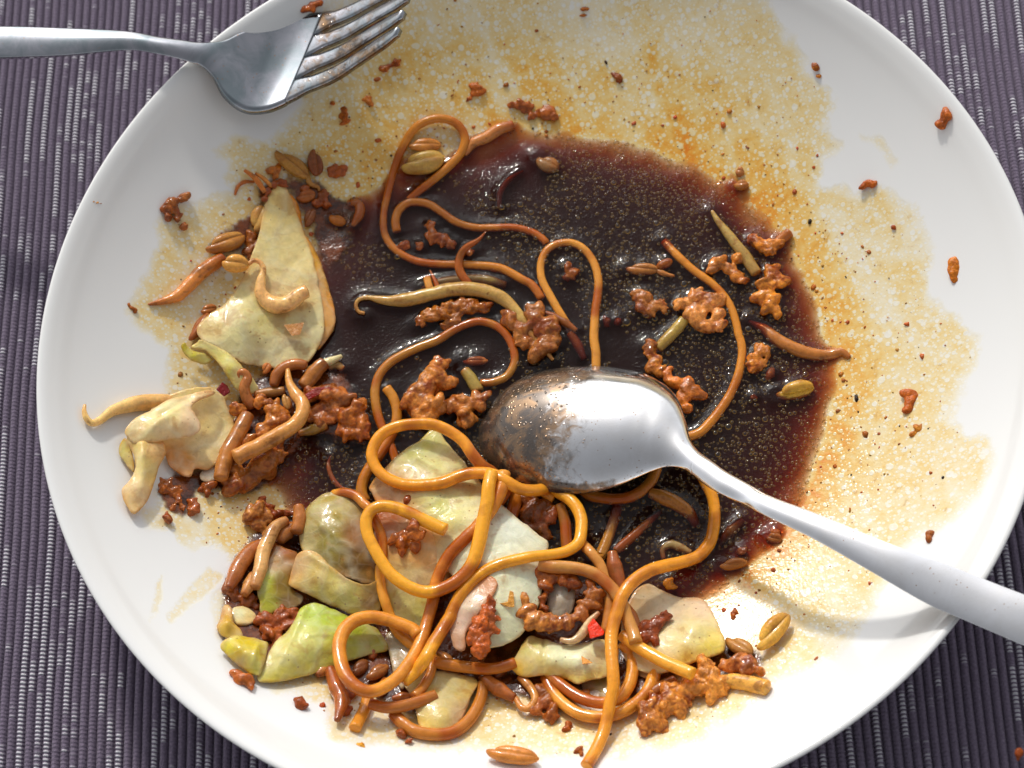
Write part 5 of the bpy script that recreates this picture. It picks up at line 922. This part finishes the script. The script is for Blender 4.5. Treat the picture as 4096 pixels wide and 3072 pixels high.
# ------------------------------------------------------------------ fine crumbs nobody could count
def crumbs():
    V, F, base = [], [], 0; rng = np.random.default_rng(5); ico = bmesh.new(); bmesh.ops.create_icosphere(ico, subdivisions=1, radius=1)
    iv = np.array([v.co[:] for v in ico.verts]); fi = [[v.index for v in f.verts] for f in ico.faces]; ico.free()
    film_or_reflection = [(x * 1.8517, y * 1.8517) for x, y in FILM[0][0]]; n = 0; cols = []
    while n < 900:
        X, Y = rng.uniform(500, 4000), rng.uniform(0, 3050)
        if poly_dist(film_or_reflection, np.array([X]), np.array([Y]))[0] < 20: continue
        p = ray(X, Y, 1.0); z = 1.0
        for _ in range(8): z = .5 * z + .5 * float(ground(np.hypot(p[0], p[1]))); p = ray(X, Y, z)
        rr = np.hypot(p[0], p[1])
        if rr < 7.9 or rr > 12.6 or rng.random() < (rr - 8) / 4.5: continue
        s = rng.uniform(.012, .03) * (1 + rng.uniform(.8, 2.2) * (rng.random() < .17)); sc = np.array([s * rng.uniform(.8, 1.8), s * rng.uniform(.8, 1.3), s * .5])
        a = rng.uniform(0, 6.28); q = iv * (1 + rng.uniform(-.3, .3, (len(iv), 1))) * sc
        q = np.c_[q[:, 0] * np.cos(a) - q[:, 1] * np.sin(a), q[:, 0] * np.sin(a) + q[:, 1] * np.cos(a), q[:, 2]] + p + [0, 0, .005]
        V.append(q); F += [[i + base for i in f] for f in fi]; base += len(iv); n += 1
        c = s2l((rng.integers(150, 205), rng.integers(80, 120), rng.integers(25, 50))) if rng.random() < .9 else s2l((40, 25, 15)); cols.append(np.repeat(c[None], len(iv), 0))
    o = mesh_obj('sauce_crumbs', np.vstack(V), F, M_BIT, col=np.vstack(cols)); tag(o, 'fine brown crumbs strewn over the sauce stained plate', 'crumbs', kind='stuff')
crumbs()

# ------------------------------------------------------------------ spoon, back side up
def spoon():
    S = [((1040, 908), (1034, 950), .62, .66, .10), ((1056, 878), (1040, 985), .66, .70, .30), ((1105, 832), (1066, 1010), .68, .80, .62), ((1149, 810), (1094, 1031), .72, .92, .80), ((1197, 798), (1133, 1048), .78, 1.05, .92), ((1248, 793), (1180, 1061), .86, 1.2, .98),
         ((1299, 792), (1230, 1067), .95, 1.35, 1.0), ((1351, 798), (1283, 1063), 1.08, 1.5, .95), ((1395, 808), (1335, 1049), 1.25, 1.66, .84), ((1429, 826), (1375, 1032), 1.42, 1.8, .70), ((1453, 846), (1404, 1019), 1.58, 1.92, .56), ((1470, 872), (1430, 1010), 1.74, 2.02, .42),
         ((1482, 912), (1453, 1008), 1.95, 2.12, .28), ((1492, 950), (1475, 1013), 2.12, 2.22, .20), ((1510, 975), (1494, 1026), 2.28, 2.32, .17), ((1539, 996), (1520, 1045), 2.48, 2.48, .15), ((1573, 1020), (1550, 1064), 2.66, 2.66, .14), ((1624, 1048), (1600, 1087), 2.88, 2.88, .13),
         ((1675, 1075), (1650, 1113), 3.3, 3.3, .12), ((1782, 1116), (1760, 1166), 3.75, 3.75, .11), ((1916, 1172), (1885, 1237), 4.0, 4.0, .10), ((2033, 1214), (2000, 1303), 4.08, 4.08, .10), ((2121, 1249), (2085, 1340), 4.15, 4.15, .10), ((2260, 1302), (2225, 1400), 4.3, 4.3, .10), ((2420, 1362), (2380, 1468), 4.3, 4.3, .10), ((2600, 1440), (2555, 1552), 4.25, 4.25, .10), ((2690, 1492), (2655, 1588), 4.2, 4.2, .09), ((2740, 1540), (2725, 1590), 4.18, 4.18, .07), ((2750, 1560), (2742, 1584), 4.17, 4.17, .03)]
    U_ = crom(np.array([np.r_[at('O', *s[0], s[2]), s[4]] for s in S]), step=.12); Lw = crom(np.array([np.r_[at('O', *s[1], s[3]), s[4]] for s in S]), step=.12)
    n = 220
    def rs(P, m):
        # resample both edges at the same section parameter
        return P
    Q = []
    for k in range(len(S) - 1):
        for t in np.linspace(0, 1, 8, endpoint=False): Q.append(k + t)
    Q.append(len(S) - 1); Q = np.array(Q)
    def ev(P, q):
        P = np.vstack([2 * P[0] - P[1], P, 2 * P[-1] - P[-2]]); i = np.minimum(q.astype(int), len(S) - 2); t = (q - i)[:, None]; a, b_, c, d = P[i], P[i + 1], P[i + 2], P[i + 3]
        return .5 * (2 * b_ + (c - a) * t + (2 * a - 5 * b_ + 4 * c - d) * t ** 2 + (3 * b_ - a - 3 * c + d) * t ** 3)
    EU = ev(np.array([np.r_[at('O', *s[0], s[2]), s[4]] for s in S]), Q); EL = ev(np.array([np.r_[at('O', *s[1], s[3]), s[4]] for s in S]), Q)
    m = 29; u = np.sin(np.linspace(-1, 1, m) * np.pi / 2); V = []; film_or_reflection = []
    T = np.gradient((EU[:, :3] + EL[:, :3]) / 2, axis=0)
    for i in range(len(Q)):
        side = EU[i, :3] - EL[i, :3]; nrm = np.cross(T[i], side); nrm /= np.linalg.norm(nrm); nrm = nrm if nrm[2] > 0 else -nrm
        for v in u:
            c = (EU[i, :3] * (1 + v) + EL[i, :3] * (1 - v)) / 2; V.append(c + nrm * EU[i, 3] * (1 - abs(v) ** 2.2) ** .75 * 1.0)
            film_or_reflection.append(np.clip(1.4 - Q[i] / 6.0, 0, 1) + .25 * np.clip(v * .8 - .2, 0, 1) * np.clip(1.6 - Q[i] / 7, 0, 1) + (.35 if (v < -.93 and Q[i] < 12) else 0))  # brown over tip and edges paints mirrored food and broth, besides some sauce
    V = np.array(V); I = np.arange(len(V)).reshape(len(Q), m)
    F = np.stack([I[:-1, :-1], I[:-1, 1:], I[1:, 1:], I[1:, :-1]], -1).reshape(-1, 4)
    root = empty('spoon', V.mean(0)); tag(root, 'steel soup spoon lying face down in the noodles with its handle over the rim', 'spoon')
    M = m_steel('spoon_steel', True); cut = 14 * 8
    for nm, lo, hi in (('bowl', 0, cut), ('handle', cut, len(Q) - 1)):
        sub = I[lo:hi + 1]; base = sub.min(); Fp = np.stack([sub[:-1, :-1], sub[:-1, 1:], sub[1:, 1:], sub[1:, :-1]], -1).reshape(-1, 4) - base
        o = mesh_obj(nm, V[base:sub.max() + 1], Fp, M, root, attrs=dict(film_or_reflection=np.array(film_or_reflection)[base:sub.max() + 1]))
        bm = bmesh.new(); bm.from_mesh(o.data)
        if sum(f.normal.z for f in bm.faces) < 0: bmesh.ops.reverse_faces(bm, faces=bm.faces)
        bm.to_mesh(o.data); bm.free(); o.data.polygons.foreach_set('use_smooth', np.ones(len(o.data.polygons), bool))
        md = o.modifiers.new('gauge', 'SOLIDIFY'); md.thickness = (.0013 if nm == 'bowl' else .0018); md.offset = -1
        md = o.modifiers.new('edge', 'BEVEL'); md.width = .0004; md.segments = 3; md.limit_method = 'ANGLE'; md.angle_limit = 1.0
spoon()

# ------------------------------------------------------------------ fork
def fork():
    # upper edge, lower edge (O frame), height of the centre, extra height of the lower edge
    S = [((-420, 62), (-420, 132), 3.5), ((-200, 58), (-200, 130), 3.9), ((0, 56), (0, 124), 4.3), ((137, 60), (137, 119), 4.5), ((273, 67), (270, 108), 4.5), ((342, 79), (336, 116), 4.42), ((393, 86), (382, 126), 4.3), ((427, 91), (415, 136), 4.16), ((455, 91), (438, 143), 4.02), ((489, 86), (463, 165), 3.85),
         ((520, 70), (485, 200), 3.68), ((564, 50), (512, 226), 3.5), ((612, 37), (540, 238), 3.34), ((655, 31), (575, 235), 3.26), ((697, 26), (615, 219), 3.3)]
    def ev(P, q, n):
        P = np.vstack([2 * P[0] - P[1], P, 2 * P[-1] - P[-2]]); i = np.minimum(q.astype(int), n - 2); t = (q - i)[:, None]; a, b_, c, d = P[i], P[i + 1], P[i + 2], P[i + 3]
        return .5 * (2 * b_ + (c - a) * t + (2 * a - 5 * b_ + 4 * c - d) * t ** 2 + (3 * b_ - a - 3 * c + d) * t ** 3)
    q = np.linspace(0, len(S) - 1, 110); EU = ev(np.array([at('O', *s[0], s[2]) for s in S]), q, len(S)); EL = ev(np.array([at('O', *s[1], s[2]) for s in S]), q, len(S))
    root = empty('fork', (EU.mean(0) + EL.mean(0)) / 2); tag(root, 'steel dinner fork resting on the upper left rim with its tines raised', 'fork')
    M = m_steel('fork_steel', True, ((.44, .44, .48), (.24, .28, .30))); m = 21; u = np.linspace(-1, 1, m); V = []; T = np.gradient((EU + EL) / 2, axis=0)  # dark teal tones paint reflected surroundings into the steel colour
    for i in range(len(q)):
        side = EU[i] - EL[i]; nn = np.cross(T[i], side); nn /= np.linalg.norm(nn); nn = nn if nn[2] > 0 else -nn
        crown = np.interp(q[i], [0, 4, 7, 8.5, 10, 12, 14], [.10, .10, .12, .06, -.04, -.10, -.06])
        for v in u: V.append((EU[i] * (1 + v) + EL[i] * (1 - v)) / 2 + nn * crown * (1 - v * v))
    V = np.array(V); I = np.arange(len(V)).reshape(len(q), m); F = np.stack([I[:-1, :-1], I[:-1, 1:], I[1:, 1:], I[1:, :-1]], -1).reshape(-1, 4)
    def shell(nm, V, F, th, fl=0.0):
        fl = np.clip(fl + (fbm(V, 1.5, 4, 2) - .5) * .5, 0, 1) if fl else np.zeros(len(V))
        o = mesh_obj(nm, V, F, M, root, attrs=dict(film_or_reflection=fl)); bm = bmesh.new(); bm.from_mesh(o.data)
        if sum(f.normal.z for f in bm.faces) < 0: bmesh.ops.reverse_faces(bm, faces=bm.faces)
        bm.to_mesh(o.data); bm.free(); o.data.polygons.foreach_set('use_smooth', np.ones(len(o.data.polygons), bool))
        md = o.modifiers.new('gauge', 'SOLIDIFY'); md.thickness = th; md.offset = -1
    cut = 64
    shell('body', V, F, .0022)
    # tines: fractions across the head and their paths
    U2 = [((697, 26), 3.3), ((759, 2), 3.62), ((810, -24), 4.05), ((893, -62), 4.9)]; L2 = [((615, 219), 3.3), ((705, 184), 3.62), ((764, 146), 4.05), ((852, 84), 4.9)]
    qq = np.linspace(0, 3, 40); a = ev(np.array([at('O', *s[0], s[1]) for s in U2]), qq, 4); b_ = ev(np.array([at('O', *s[0], s[1]) for s in L2]), qq, 4)
    for k in range(4):
        V = []; c0 = (k + .5) / 4
        for i in range(40):
            side = a[i] - b_[i]; wd = np.linalg.norm(side); hw = np.interp(i / 39, [0, .06, .16, .9, 1], [.126, .115, .082, .085, .06]); T_ = np.gradient((a + b_) / 2, axis=0)[i]
            nn = np.cross(T_, side); nn /= np.linalg.norm(nn); nn = nn if nn[2] > 0 else -nn
            for v in np.linspace(-1, 1, 7): V.append(b_[i] + side * (c0 + hw * v) + nn * .02 * (1 - v * v))
        V = np.array(V); J = np.arange(len(V)).reshape(40, 7); F = np.stack([J[:-1, :-1], J[:-1, 1:], J[1:, 1:], J[1:, :-1]], -1).reshape(-1, 4)
        shell('tine', V, F, .0020, .42)  # brown tint on the tines paints in the plate they would mirror
fork()
for o in bpy.data.objects:
    if '_c' in o: del o['_c']
print('objects', len(bpy.data.objects))
